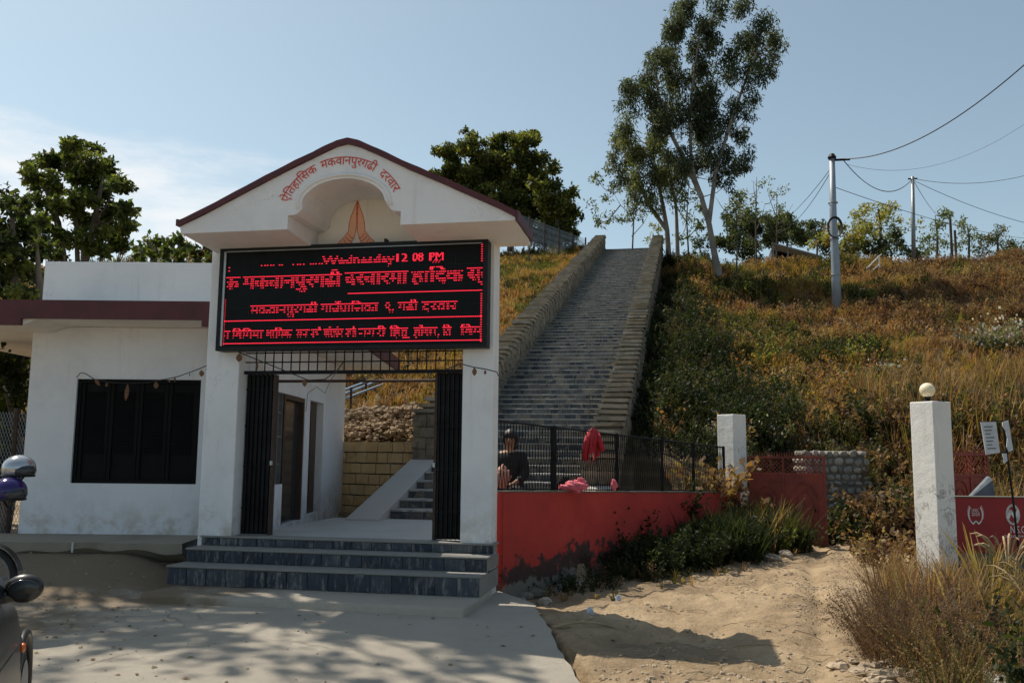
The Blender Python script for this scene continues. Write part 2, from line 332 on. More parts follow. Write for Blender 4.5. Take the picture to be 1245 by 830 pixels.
def redwall():
    m, N, L, b = mat('mouldy_red_wall_paint'); p = wpos(N); z = sepz(N, L, p)[2]
    c = ramp(N, noise(N, L, 1.1, 8, .7, p), [(.25, (.27, .018, .014)), (.55, (.40, .027, .020)), (.8, (.47, .055, .038))], L)
    mps = N.new('ShaderNodeMapping'); mps.inputs['Scale'].default_value = (9, 9, 1.2); L.new(p, mps.inputs[0])
    c = mixc(N, L, mrange(N, L, noise(N, L, 1, 7, .7, mps.outputs[0]), .56, .75, 0, .45), c, (.16, .018, .014))
    k = mathn(N, L, 'ADD', mrange(N, L, z, .80, -.05, -.13, .13), noise(N, L, 1.5, 10, .74, p))
    c = mixc(N, L, mrange(N, L, k, .53, .57, 0, .94), c, (.018, .014, .012))
    pf = mathn(N, L, 'ADD', mrange(N, L, z, .9, .1, -.08, .06), noise(N, L, 5, 9, .75, p)); c = mixc(N, L, mrange(N, L, pf, .635, .66, 0, .8), c, (.10, .06, .05))
    k2 = mathn(N, L, 'ADD', mrange(N, L, z, .45, -.05, -.3, .25), noise(N, L, 2.6, 10, .75, p))
    c = mixc(N, L, mrange(N, L, k2, .60, .66, 0, .85), c, (.16, .15, .13))
    L.new(c, b.inputs['Base Color']); b.inputs['Roughness'].default_value = .75
    bump(N, L, b, noise(N, L, 10, 7, .7, p), .35, .02); return m
M['red_wall'] = redwall()
M['red_wall_far'] = simple('dark_red_wall_paint', (.27, .018, .022), .7, var=.15, scale=2)
def foliage(name='foliage', trans=.48, rough=.6):
    m, N, L, b = mat(name); a = N.new('ShaderNodeAttribute'); a.attribute_name = 'Col'
    L.new(a.outputs['Color'], b.inputs['Base Color']); b.inputs['Roughness'].default_value = rough; b.inputs['Specular IOR Level'].default_value = .25
    t = N.new('ShaderNodeBsdfTranslucent'); L.new(mixc(N, L, 1., a.outputs['Color'], (1.25, 1.3, .7), 'MULTIPLY'), t.inputs[0])
    mx = N.new('ShaderNodeMixShader'); mx.inputs[0].default_value = trans; L.new(b.outputs[0], mx.inputs[1]); L.new(t.outputs[0], mx.inputs[2])
    L.new(mx.outputs[0], N['Material Output'].inputs[0]); return m
M['foliage'] = foliage()
M['chrome'] = simple('silver_helmet_shell', (.45, .47, .5), .2, .6, var=.05, bmp=0)
M['purple'] = simple('dark_purple_helmet_shell', (.03, .02, .12), .15, .1, var=.1, bmp=0)
M['carpaint'] = simple('dusty_grey_car_paint', (.085, .078, .07), .32, .45, var=.15, scale=3, bmp=.02)
M['car_black'] = simple('black_car_plastic', (.012, .012, .013), .35, var=.1, bmp=0)
M['orange'] = simple('orange_indicator_lens', (.75, .16, .03), .3, var=.05, bmp=0)
def globe():
    m, N, L, b = mat('cream_globe_plastic'); b.inputs['Base Color'].default_value = (.80, .70, .48, 1); b.inputs['Roughness'].default_value = .3
    b.inputs['Subsurface Weight'].default_value = .2; return m
M['globe'] = globe()

# ------------------------------------------------------------------ terrain
def vnoise(x, y, sc, seed=0):
    x = np.asarray(x)/sc+seed*17.3; y = np.asarray(y)/sc+seed*9.1
    xi = np.floor(x).astype(int); yi = np.floor(y).astype(int); fx = x-xi; fy = y-yi; fx = fx*fx*(3-2*fx); fy = fy*fy*(3-2*fy)
    def h(a, b):
        q = (a*374761393+b*668265263+seed*1442695) & 0x7fffffff; q = (q ^ (q >> 13))*1274126177 & 0x7fffffff; return (q ^ (q >> 16)) % 10007/10007.
    return (h(xi, yi)*(1-fx)+h(xi+1, yi)*fx)*(1-fy)+(h(xi, yi+1)*(1-fx)+h(xi+1, yi+1)*fx)*fy
def fbm(x, y, sc, seed=0): return vnoise(x, y, sc, seed)*.5+vnoise(x, y, sc/2, seed+1)*.3+vnoise(x, y, sc/4, seed+2)*.2
SY0, SZ0 = 13.48, .57
N1, T1, H1, N2, T2, H2 = 18, .456, .1345, 65, .4625, .1603
YM = SY0+N1*T1; ZM = SZ0+N1*H1; YT = YM+N2*T2; ZT = ZM+N2*H2
def stairz(y):
    return np.interp(y, [SY0, YM, YT, YT+60], [SZ0, ZM, ZT, ZT+1.5])
XL, XR = -4.51, -1.70                    # stair inner edges
def apron_h(x, y):
    dep = -x*math.sin(YAW)+y*math.cos(YAW); lat = x*math.cos(YAW)+y*math.sin(YAW)
    return .32*sstep(8.9, 11.2, dep)*sstep(-3.6, -4.8, lat)-.13*sstep(-4, -.8, x)*sstep(9.6, 6.8, y)+.012*(fbm(x, y, .9, 5)-.5)
FA, FB = np.array([-2.2, 10.5]), np.array([.90, 17.35])     # boundary wall line
def side(x, y):                          # >0 on the road side of the boundary wall
    d = FB-FA; n = np.array([d[1], -d[0]])/np.hypot(*d); return (x-FA[0])*n[0]+(y-FA[1])*n[1]
def terr(x, y):
    x = np.asarray(x, float); y = np.asarray(y, float)
    S = stairz(y)
    left = np.where(y > 17.2, np.interp(y, [17.2, 18.6, 21, 25, 32], [1.5, 1.7, 2.5, 4.0, 6.7]), .40); left = np.where(y > 32, S+.15, left)
    left = np.where(x < -8, S*sstep(20, 34, y)+.4*(1-sstep(20, 34, y)), left)
    yy = y+.20*np.clip(x-3, 0, 8)*(1-sstep(20, 32, y))
    right = np.interp(yy, [0, 17, 19.2, 21.2, 24, 30, 38, 50, 56, 120], [-.16, -.05, .1, 1.75, 2.7, 4.3, 6.6, 11.5, 12.6, 13.6])
    plaza = np.interp(y, [16.5, 21, 60], [.42, .6, .6])
    sd = side(x, y)
    right = np.where((sd < 0) & (y > 10), np.maximum(right, plaza), right)
    nearS = np.where(y > 16.3, S-.45-.3*sstep(20, 40, y), .40)
    kk = sstep(2.6, -.9, x); rr = right*(1-kk)+nearS*kk
    rr = np.where((y < 17.8) & (sd > 0), right, rr)
    rr = np.where((y < 17.8) & (sd <= 0) & (y > 10.3), np.where(x > -1, np.minimum(np.maximum(right, .40), .5), nearS), rr)
    under = (x > XL-.4) & (x < XR+.4)
    k = sstep(-4.6, -4.9, x)
    z = np.where(x < XL-.1, left, rr)
    z = np.where(under & (y > 12), np.minimum(S-.45, np.where(y < 14, .2, 99)), z)
    hillmask = sstep(.5, 2.5, z)
    z = z+hillmask*((fbm(x, y, 5, 1)-.5)*.9+(fbm(x, y, 1.5, 2)-.5)*.35)*np.where(under, 0, 1)
    z = z+hillmask*np.where(under, 0, 1)*.26*np.sin(z*2.6+4*fbm(x, y, 6, 77))*sstep(-1.3, 1.5, x)
    road = (sd > 0) & (y < 19)
    u = (x-.16*y)*1.0; v = y+.3*x
    rut = -.075*np.exp(-((u+.35+.12*np.sin(v*.5))/.13)**2)-.08*np.exp(-((u-.75+.12*np.sin(v*.5+.4))/.14)**2)
    z = z+np.where(road, (fbm(x, y, 1.6, 3)-.5)*.16+(fbm(x, y, .55, 9)-.5)*.05+(vnoise(u, v*.2, .10, 13)-.5)*.055*(fbm(x, y, 1.2, 44) > .45)+(vnoise(x, y, .13, 14)-.5)*.045+rut, 0)
    # ditch beyond the low kerb wall on the near right
    dk = x-(2.62+(y-10)*.17)
    z = z-1.5*sstep(.15, 1.0, dk)*sstep(10.9, 9.9, y)*np.where(y < 11, 1, 0)
    # beneath the concrete apron
    ap = (y < 10.6) & (x < -2.0+np.clip(10.2-y, 0, 99)*.33+.2)
    z = np.where(ap, apron_h(x, y)-.16, z)
    # ledge, landing
    z = np.where((y >= 10.6) & (x < XL-.1) & (y < 16.9), .2, z)
    z = np.where((y >= 10.3) & (y < 13.6) & (x < -1.9) & (sd < -.05), .2, z)
    return z
def axis(segs):
    out = []
    for a, b, s in segs: out += list(np.arange(a, b, s))
    out.append(segs[-1][1]); return np.array(out)
gx = axis([(-300, -60, 20), (-60, -16, 2), (-16, -2.4, .16), (-2.4, 4.6, .055), (4.6, 12, .16), (12, 34, .4), (34, 80, 3), (80, 300, 20)])
gy = axis([(-30, 3, 3), (3, 5, .16), (5, 17, .07), (17, 24, .16), (24, 58, .34), (58, 100, 3), (100, 400, 25)])
X, Y = np.meshgrid(gx, gy); Z = terr(X, Y)
V = np.stack([X, Y, Z], -1).reshape(-1, 3); nx, ny = len(gx), len(gy)
ii, jj = np.meshgrid(np.arange(nx-1), np.arange(ny-1)); q = (jj*nx+ii).ravel()
F = np.stack([q, q+1, q+nx+1, q+nx], -1)
ground = link('hillside_ground', rawmesh('hillside_ground', V, F, M['earth'], smooth=True)); tag(ground, kind='structure')
# concrete apron with a broken edge beside the dirt road
def apron_edge(y): return -1.62+(9.7-y)*.30+.010*math.sin(y*5.3)+.012*math.sin(y*17.1)+.006*math.sin(y*41)
rows = []; ys = np.concatenate([np.arange(1.5, 10.45, .15), [10.5]])
NXA = 90
for y in ys:
    xr = apron_edge(y) if y < 9.75 else (-1.62-(y-9.75)*.75)
    xs = xr-(1-np.linspace(0, 1, NXA)**.7)[::-1]*14 if False else xr-np.linspace(0, 1, NXA)[::-1]**1.4*14
    rows.append(np.stack([xs, np.full(NXA, y), apron_h(xs, np.full(NXA, y))], -1))
rows = np.array(rows); top = rows.reshape(-1, 3); na = len(ys)
ii, jj = np.meshgrid(np.arange(NXA-1), np.arange(na-1)); q = (jj*NXA+ii).ravel(); F = [tuple(r) for r in np.stack([q, q+1, q+NXA+1, q+NXA], -1)]
mb = MB(); mb.add(top, F); e = rows[:, -1]; nb = len(mb.v)
for i in range(na-1):
    a, b_ = e[i], e[i+1]; mb.add([a, b_, b_-np.array([0, 0, .3]), a-np.array([0, 0, .3])], [(0, 1, 2, 3)])
ap = mb.build('concrete_apron', M['apron']); tag(ap, kind='structure')
ap.data.polygons.foreach_set('use_smooth', [True]*len(ap.data.polygons))

# ------------------------------------------------------------------ entrance gate
gate = thing('entrance_gate', 'white plastered entrance gate with maroon edged gable and arched recess', 'gate', (-4.0, 10.2, 0))
YG = 10.13
MB().box(-2.555, -2.185, YG, 10.43, -.1, 4.12).build('column', M['plaster'], gate, bevel=.012)
MB().box(-5.83, -5.39, YG, 10.53, .3, 4.12).build('column', M['plaster'], gate, bevel=.012)
OUT = [(-5.78, 4.24), (-5.46, 4.375), (-4.96, 4.61), (-4.46, 4.84), (-4.04, 5.02), (-3.86, 5.095), (-3.73, 5.12), (-3.58, 5.075), (-3.37, 4.975), (-2.98, 4.775), (-2.59, 4.595), (-2.21, 4.41), (-1.95, 4.285), (-1.775, 4.185)]
NOT = [(-4.43, 4.1), (-4.43, 4.262), (-4.33, 4.27), (-4.26, 4.335)]+[(-3.775+.5*math.cos(q)*(1.0), 4.37+.295*math.sin(q)) for q in np.linspace(PI*.97, PI*.03, 15)]+[(-3.215, 4.295), (-3.17, 4.262), (-3.085, 4.255), (-3.085, 4.1)]
prof = [(-5.76, 4.1)]+NOT+[(-1.775, 4.1)]+[(x, z-.06) for x, z in OUT[::-1]]
mb = MB()                                  # gable front: house outline with the arch cut out of its underside
n = len(prof); y0, y1 = 9.30, YG
vs = [(x, y0, z) for x, z in prof]+[(x, y1, z-(.05 if z < 4.2 else 0)) for x, z in prof]
mb.add(vs, [(i, (i+1) % n, (i+1) % n+n, i+n) for i in range(n)])
import mathutils.geometry as mg
tri = mg.tessellate_polygon([[Vector((x, z, 0)) for x, z in prof]])
mb.add([(x, y0, z) for x, z in prof], [tuple(t) for t in tri]); mb.add([(x, y1, z) for x, z in prof], [tuple(t[::-1]) for t in tri])
g = mb.build('gable', M['plaster_high'], gate)
bm = bmesh.new(); bm.from_mesh(g.data); bmesh.ops.remove_doubles(bm, verts=bm.verts, dist=1e-4); bmesh.ops.recalc_face_normals(bm, faces=bm.faces); bm.to_mesh(g.data); bm.free()
# raised rounded moulding along the arch
arc = [(-4.30, 4.335)]+[(-3.775+.555*math.cos(q), 4.385+.325*math.sin(q)) for q in np.linspace(PI*.97, PI*.03, 17)]+[(-3.20, 4.325)]
MB().tube([(x, 9.297, z) for x, z in arc], .022, 6).build('arch_moulding', M['plaster_high'], gate, smooth=True)
# wall under the gable, behind the display, carrying the painted hands
mb = MB(); mb.prism([(-5.39, 2.86), (-2.555, 2.86), (-2.555, 4.3), (-2.6, 4.5), (-3.73, 5.0), (-4.9, 4.5), (-5.39, 4.25)], YG+.012, 10.36)
mb.build('gable_wall', M['soffit'], gate)
# maroon roof edge
roofp = [(x, z+.012) for x, z in OUT]+[(x, z-.075) for x, z in OUT[::-1]]
roofp[0] = (-5.80, 4.245); n = len(OUT)
mb = MB()
def roofstrip(mb, ya, yb, o1, o2, drop=0):
    for i in range(n-1):
        (xa, za), (xb, zb) = OUT[i], OUT[i+1]
        mb.add([(xa, ya, za+o1), (xb, ya, zb+o1), (xb, ya, zb+o2), (xa, ya, za+o2), (xa, yb, za+o1-drop), (xb, yb, zb+o1-drop), (xb, yb, zb+o2-drop), (xa, yb, za+o2-drop)], [(0, 1, 2, 3), (0, 4, 5, 1), (3, 2, 6, 7), (4, 7, 6, 5)])
roofstrip(mb, 9.262, 10.24, .012, -.058)
mb.box(-1.778, -1.745, 9.262, 10.24, 4.085, 4.2)
mb.box(-5.812, -5.78, 9.262, 10.24, 4.185, 4.262)
ro = mb.build('roof_edge', M['maroon'], gate)
bm = bmesh.new(); bm.from_mesh(ro.data); bmesh.ops.remove_doubles(bm, verts=bm.verts, dist=1e-4); bmesh.ops.subdivide_edges(bm, edges=[e for e in bm.edges if e.calc_length() > .15], cuts=3)
for v in bm.verts: v.co.z += .0025*math.sin(v.co.x*17+v.co.y*5)+random.uniform(-.002, .002)
bmesh.ops.recalc_face_normals(bm, faces=bm.faces); bm.to_mesh(ro.data); bm.free()
MB().box(-5.74, -1.80, 10.135, 10.36, 4.06, 4.10).build('eave_beam', M['soffit'], gate)

# lettering from the built-in Devanagari glyphs
def text_tris(s, res=2):
    cu = bpy.data.curves.new('t', 'FONT'); cu.body = s; cu.size = 1; cu.resolution_u = res
    o = bpy.data.objects.new('t', cu); COL.objects.link(o); dg = bpy.context.evaluated_depsgraph_get(); dg.update()
    me = bpy.data.meshes.new_from_object(o.evaluated_get(dg)); me.calc_loop_triangles()
    v = np.array([x.co[:2] for x in me.vertices]) if len(me.vertices) else np.zeros((0, 2)); t = np.array([x.vertices[:] for x in me.loop_triangles])
    bpy.data.objects.remove(o); bpy.data.curves.remove(cu); bpy.data.meshes.remove(me); return v, t
HEADZ = .63                                 # height of the head line in the glyphs
def arc_word(s, a0, a1, rad, cx, cz, size, y, parent, material, name):
    v, t = text_tris(s); lo, hi = v[:, 0].min(), v[:, 0].max()
    # split long edges so letters bend
    me = bpy.data.meshes.new(name); me.from_pydata([(p[0], p[1], 0) for p in v], [], [tuple(q) for q in t])
    bm = bmesh.new(); bm.from_mesh(me); bmesh.ops.remove_doubles(bm, verts=bm.verts, dist=1e-5)
    bmesh.ops.subdivide_edges(bm, edges=[e for e in bm.edges if e.calc_length() > .25], cuts=4); bmesh.ops.triangulate(bm, faces=bm.faces)
    o = ORG[parent.name]
    for p in bm.verts:
        a = a0+(a1-a0)*(p.co.x-lo)/(hi-lo); r = rad+(p.co.y-HEADZ)*size
        p.co = (cx-r*math.cos(a)-o.x, y-o.y, cz+r*math.sin(a)-o.z)
    ext = bmesh.ops.extrude_face_region(bm, geom=list(bm.faces))
    for e in ext['geom']:
        if isinstance(e, bmesh.types.BMVert): e.co.y -= .004
    bmesh.ops.recalc_face_normals(bm, faces=bm.faces); bm.to_mesh(me); bm.free(); me.materials.append(material)
    return link(name, me, parent)
# circle through the painted head line
cx_, cz_, rad_ = -3.79, 4.12, .80
for s, a0, a1 in (("ऐितहािसक", .42, 1.14), ("मकवानपुरगढी", 1.22, 2.13), ("दरवार", 2.23, 2.63)):
    arc_word(s, a0, a1, rad_, cx_, cz_, .145, 9.2965, gate, M['red_letters'], 'painted_word')
# painted joined hands in the recess
mb = MB(); yh = YG+.008
LH = [(-3.925, 4.64), (-3.955, 4.56), (-3.995, 4.46), (-4.02, 4.36), (-4.025, 4.27), (-4.075, 4.20), (-4.15, 4.13), (-4.12, 4.07), (-4.02, 4.05), (-3.985, 4.12), (-3.94, 4.22), (-3.927, 4.30)]
RH = [(-3.925*2-x+.01, z) for x, z in LH]
for P in (LH, RH):
    tri = mg.tessellate_polygon([[Vector((x, z, 0)) for x, z in P]]); mb.add([(x, yh, z) for x, z in P], [tuple(t) for t in tri], 0)
def ribbon(mb, P, wd, y, mi):
    for (xa, za), (xb, zb) in zip(P[:-1], P[1:]):
        d = Vector((xb-xa, zb-za)); 
        if d.length < 1e-6: continue
        d.normalize(); nx_, nz_ = -d.y*wd, d.x*wd; e = d*wd*.6
        mb.add([(xa-e.x+nx_, y, za-e.y+nz_), (xa-e.x-nx_, y, za-e.y-nz_), (xb+e.x-nx_, y, zb+e.y-nz_), (xb+e.x+nx_, y, zb+e.y+nz_)], [(0, 1, 2, 3)], mi)
for k, P in enumerate((LH, RH)): ribbon(mb, P+[P[0]], .0040, yh-.0015-.0006*k, 1)
for sgn in (-1, 1):
    for k in range(4):
        a = (-3.92+sgn*(.105+.028*k), 4.235-.036*k); b_ = (-3.92+sgn*(.035+.030*k), 4.175-.036*k)
        ribbon(mb, [a, ((a[0]+b_[0])/2, (a[1]+b_[1])/2-.016), b_], .0045, yh-.003, 1)
for z in (4.635, 4.56, 4.48): mb.box(-3.93, -3.912, yh-.005, yh-.004, z-.010, z+.010, 1)
mb.build('painted_hands', [M['skin_paint'], M['red_letters']], gate)

# grille and sliding steel shutters
grille = thing('grille', 'black iron bar grille spanning the gate opening under the display', 'grille', (-4, 10.3, 2.5))
mb = MB()
for x in np.linspace(-5.36, -2.58, 25)[1:-1]: mb.box(x-.006, x+.006, 10.29, 10.302, 2.575, 2.95)
mb.build('upright_bars', M['black_steel'], grille)
MB().box(-5.38, -2.56, 10.278, 10.289, 2.675, 2.69).box(-5.38, -2.56, 10.278, 10.289, 2.79, 2.805).build('cross_bar', M['black_steel'], grille)
MB().box(-5.385, -2.558, 10.26, 10.33, 2.535, 2.575).build('head_rail', M['black_steel'], grille)
MB().tube([(-5.385, 10.45, 2.46), (-2.56, 10.45, 2.455)], .018, 8).build('track_rail', M['rust_steel'], grille)
def shutter(x0, x1, label):
    t = thing('sliding_shutter', label, 'shutter', ((x0+x1)/2, 10.37, .57), group='folding steel shutters of the gate')
    o = ORG[t.name]; nn = 13; st = MB().box(-.011, .011, -.035, .035, 0, 1.95)
    for z in (.3, .8, 1.3, 1.75): st.box(-.016, .016, -.039, -.036, z, z+.03)
    me = st.mesh('channel', M['black_steel'])
    for i in range(nn):
        link('channel', me, t, (x0+(i+.5)*(x1-x0)/nn-o.x, (-1)**i*.010, .015))
    mb = MB()
    for i in range(nn): mb.box(x0+i*(x1-x0)/nn, x0+(i+1)*(x1-x0)/nn, 10.380+(i % 2)*.005, 10.385+(i % 2)*.005, .6, 2.5)
    mb.build('backing_slats', M['black_steel'], t)
    MB().box(x1-.02 if x0 < -4 else x0-.012, x1+.012 if x0 < -4 else x0+.02, 10.33, 10.41, .575, 2.53).build('leading_edge', M['rust_steel'], t)
    MB().box(*( (x1-.012, x1+.014) if x0 < -4 else (x0-.014, x0+.012)), 10.30, 10.33, 1.42, 1.47).build('latch', M['alu'], t)
shutter(-5.38, -5.0, 'folded black steel shutter beside the office wall side of the gate')
shutter(-2.93, -2.56, 'folded black steel shutter beside the gate column next to the red wall')

# ------------------------------------------------------------------ entrance steps
steps = thing('entrance_steps', 'three wide entrance steps faced with blue slate tiles', 'steps', (-4.0, 9.8, 0))
MB().box(-5.7, -2.16, 8.80, 10.1, -.25, .085).build('base_slab', M['apron'], steps, bevel=.03, bseg=3)
XS0, XS1 = -5.76, -2.16
tile = MB().box(-.117, .117, -.012, .012, -.068, .068, jit=.0035).mesh('tile', M['slate'])
tile2 = MB().box(-.112, .118, -.012, .012, -.066, .069, jit=.004).mesh('tile', M['slate'])
for k, (yf, z0, z1, xl) in enumerate(((9.45, .085, .30, -5.78), (9.80, .30, .46, -5.76), (10.12, .46, .575, -5.76))):
    yb = 13.5 if k == 2 else 10.4
    mb = MB().box(xl, XS1+.002*k, yf, yb if k < 2 else 10.3, z0+.001, z1-.022)
    s = mb.build('step', M['concrete_step'], steps)
    tr = MB().box(xl-.012, XS1+.012+.002*k, yf-.026, (9.815 if k == 0 else 10.13) if k < 2 else 10.36, z1-.022, z1-.001).build('tread', M['concrete_step'], s, bevel=.006)
    nt_ = 15; wd = (XS1-xl)/nt_; o = ORG[steps.name]; hh = (z1-z0-.03)
    for i in range(nt_):
        t = link('tile', tile if random.random() < .5 else tile2, s, (xl+(i+.5)*wd-o.x, yf-.008-o.y, (z0+z1-.024)/2-o.z), (random.uniform(-.01, .01), 0, random.uniform(-.01, .01)), (wd/.243, 1, hh/.140))
MB().box(-5.39, -2.555, 10.362, 13.40, .30, .572).build('landing', M['concrete_floor'], steps)
# landing behind

# ------------------------------------------------------------------ LED display
led = thing('led_display', 'long black display board with scrolling red text above the gate opening', 'display board', (-3.93, 10.02, 2.8))
dx0, dx1, dz0, dz1, yd = -5.62, -2.23, 2.795, 4.075, 9.99
MB().box(dx0+.04, dx1-.04, yd-.0, YG-.003, dz0+.04, dz1-.04).build('panel', M['screen'], led)
for a in ((dx0, dx1, yd-.04, YG-.004, dz1-.045, dz1), (dx0, dx1, yd-.04, YG-.004, dz0, dz0+.045), (dx0, dx0+.045, yd-.04, YG-.004, dz0+.045, dz1-.045), (dx1-.055, dx1, yd-.04, YG-.004, dz0+.045, dz1-.045)):
    MB().box(*a).build('frame_bar', M['frame'], led, bevel=.006)
MB().box(dx0+.046, dx0+.076, yd-.022, yd-.004, dz0+.06, dz1-.05).box(dx0+.08, dx1-.07, yd-.022, yd-.004, dz1-.056, dz1-.046).build('inner_trim', M['alu'], led)
for x in (dx0+1.05, dx0+2.12): MB().box(x, x+.03, yd-.035, yd+.05, dz1, dz1+.04).build('bracket', M['frame'], led)
# thin seams between the display modules
mb = MB()
for i in range(1, 10): mb.box(dx0+.08+i*(dx1-dx0-.15)/10-.002, dx0+.08+i*(dx1-dx0-.15)/10+.002, yd-.003, yd-.0005, dz0+.05, dz1-.05)
for i in range(1, 5): mb.box(dx0+.08, dx1-.06, yd-.0032, yd-.0006, dz0+.05+i*(dz1-dz0-.1)/5-.002, dz0+.05+i*(dz1-dz0-.1)/5+.002)
mb.build('module_seams', M['frame'], led)
GW, GH = 288, 84; grid = np.zeros((GH, GW), bool)
def ras(s, u0, u1, vhead, size, weight=0, thick=True):
    """size: glyph em height as a share of the display height; head line at vhead"""
    v, t = text_tris(s)
    if not len(v): return
    lo, hi = v[:, 0].min(), v[:, 0].max()
    c = (np.arange(GW)+.5)/GW; r = (np.arange(GH)+.5)/GH
    xs = lo+(c-u0)/(u1-u0)*(hi-lo); ys = HEADZ-(r-vhead)/size
    X, Y = np.meshgrid(xs, ys); gg = np.zeros((GH, GW), bool)
    for a, b, q in v[t]:
        d = (b[0]-a[0])*(q[1]-a[1])-(b[1]-a[1])*(q[0]-a[0])
        if abs(d) < 1e-12: continue
        u = ((X-a[0])*(q[1]-a[1])-(Y-a[1])*(q[0]-a[0]))/d; ww = ((b[0]-a[0])*(Y-a[1])-(b[1]-a[1])*(X-a[0]))/d
        gg |= (u >= 0) & (ww >= 0) & (u+ww <= 1)
    gg[:, 1:] |= gg[:, :-1]
    if weight: gg[:, 1:] |= gg[:, :-1]
    if thick:                       # the head line stays lit, every second line below it is between refreshes
        k = int(vhead*GH)
        for i in range(GH):
            if i not in (k, k-1) and (i-k) % 2:
                if i+1 < GH: gg[i+1] |= gg[i] & (np.arange(GW) % 3 > 0)
                gg[i] = False
    grid[:] |= gg
ras("Wednesday", .385, .665, .078, .125, 0); ras("12", .675, .715, .075, .125, 0, False); ras("08", .735, .775, .075, .125, 0, False); ras("PM", .80, .85, .075, .125, 0, False)
for x in (.14, .155, .165, .178, .19, .215, .225, .27, .285, .297, .31, .34, .35, .36, .372, .385): grid[int(.145*GH), int(x*GW):int(x*GW)+2] = True
ras("क", -.02, .052, .265, .185, 1); ras("मकवानपुरगढी", .068, .458, .262, .185, 1); ras("दरवारमा", .475, .716, .252, .185, 1); ras("हािर्दक".replace("र्", ""), .732, .925, .248, .185, 1); ras("स्व", .942, 1.03, .24, .185, 1)
for i in range(9): grid[int(.175*GH)-(i % 3), int(.815*GW)+i] = True
for (s, a, b_) in (("मकवानपुरगढी", .105, .372), ("गाउँपािलका", .385, .608), ("९,", .635, .668), ("गढी", .685, .758), ("दरवार", .775, .905)): ras(s, a, b_, .575, .135)
for (s, a, b_) in (("न", -.01, .025), ("िविगमा", .035, .158), ("धािमक", .172, .275), ("सभा", .292, .345), ("गाथी", .35, .388), ("लोडोर", .40, .475), ("नगरी", .485, .525), ("नगरी", .535, .64), ("िहडू", .655, .73), ("होला,", .745, .84), ("ित", .855, .885), ("िवम", .92, 1.0)): ras(s, a, b_, .835, .12)
grid[int(.475*GH), int(.49*GW):] = True; grid[int(.735*GH), :] = True; grid[int(.985*GH)-1, :] = True
for i in range(0, int(.2*GH), 2): grid[i, GW-2:GW] = True
for i in range(int(.5*GH), GH, 2): grid[i, GW-2:GW] = True; grid[i, 0:1] = True
grid[int(.16*GH), 2:4] = True; grid[int(.20*GH), 2:4] = True
px0, px1, pz0, pz1 = dx0+.085, dx1-.065, dz0+.055, dz1-.06
cw, ch = (px1-px0)/GW, (pz1-pz0)/GH; mb = MB()
for j in range(GH):
    i = 0; zc = pz1-(j+.5)*ch
    while i < GW:
        if grid[j, i]:
            k = i
            while k < GW and grid[j, k] and k-i < 2: k += 1
            mb.add([(px0+i*cw, yd-.005, zc-ch*.36), (px0+(k-.30)*cw, yd-.005, zc-ch*.36), (px0+(k-.30)*cw, yd-.005, zc+ch*.36), (px0+i*cw, yd-.005, zc+ch*.36)], [(0, 1, 2, 3)]); i = k
        else: i += 1
tag(mb.build('lit_text', M['led'], led), kind='stuff')

# ------------------------------------------------------------------ office building (turned frame: lateral, depth, z)
off = thing('office_building', 'low white office building with maroon roof band and dark louvred window', 'building', (-4.9, 12.1, .3), YAW)
wx0, wx1, wz0, wz1 = -5.885, -4.205, 1.14, 2.535
mb = MB(); D0, D1 = 12.1, 12.28
mb.box(-6.53, wx0, D0, D1, .2, 3.24).box(wx1, -3.37, D0, D1, .2, 3.24).box(wx0, wx1, D0, D1, .2, wz0).box(wx0, wx1, D0, D1, wz1, 3.24)
mb.build('front_wall', M['plaster_office'], off)
mb = MB(); A, B = -3.55, -3.37
segs = [(D1, 12.86, None), (12.86, 13.36, (1.11, 2.44)), (13.36, 14.66, (.50, 2.44)), (14.66, 15.02, None), (15.02, 16.10, (.53, 2.44)), (16.10, 18.15, None)]
for a, b_, h in segs:
    if h is None: mb.box(A, B, a, b_, .2, 3.24)
    else: mb.box(A, B, a, b_, .2, h[0]).box(A, B, a, b_, h[1], 3.24)
mb.build('side_wall', M['plaster_office'], off)
MB().box(-6.53, -6.35, D1, 18.15, .2, 3.24).box(-6.35, A, 17.97, 18.15, .2, 3.24).build('rear_wall', M['plaster_office'], off)
MB().box(A-1.2, A-1.1, D1, 17.9, .4, 3.2).build('room_partition', M['wood'], off)
# roof slab with maroon band
MB().box(-8.8, -2.36, 11.32, 18.4, 3.245, 3.46).build('roof_slab', M['soffit'], off)
mb = MB().box(-8.8, -2.30, 11.27, 11.318, 3.235, 3.475).box(-2.358, -2.30, 11.319, 18.4, 3.235, 3.475).box(-8.8, -6.25, 11.268, 11.319, 3.15, 3.234).box(-3.95, -3.3, 11.268, 11.319, 3.15, 3.234)
mb.build('roof_band', M['maroon'], off)
MB().box(-8.8, -6.25, 11.32, 12.09, 3.16, 3.243).prism([(-6.25, 3.16), (-6.25, 3.243), (-6.05, 3.243)], 11.33, 12.09).build('soffit_step', M['soffit'], off)
MB().box(-6.44, -2.9, 12.1, 12.24, 3.46, 4.15).box(-6.44, -6.30, 12.24, 16.5, 3.46, 4.15).build('parapet', M['plaster_high'], off, bevel=.01)
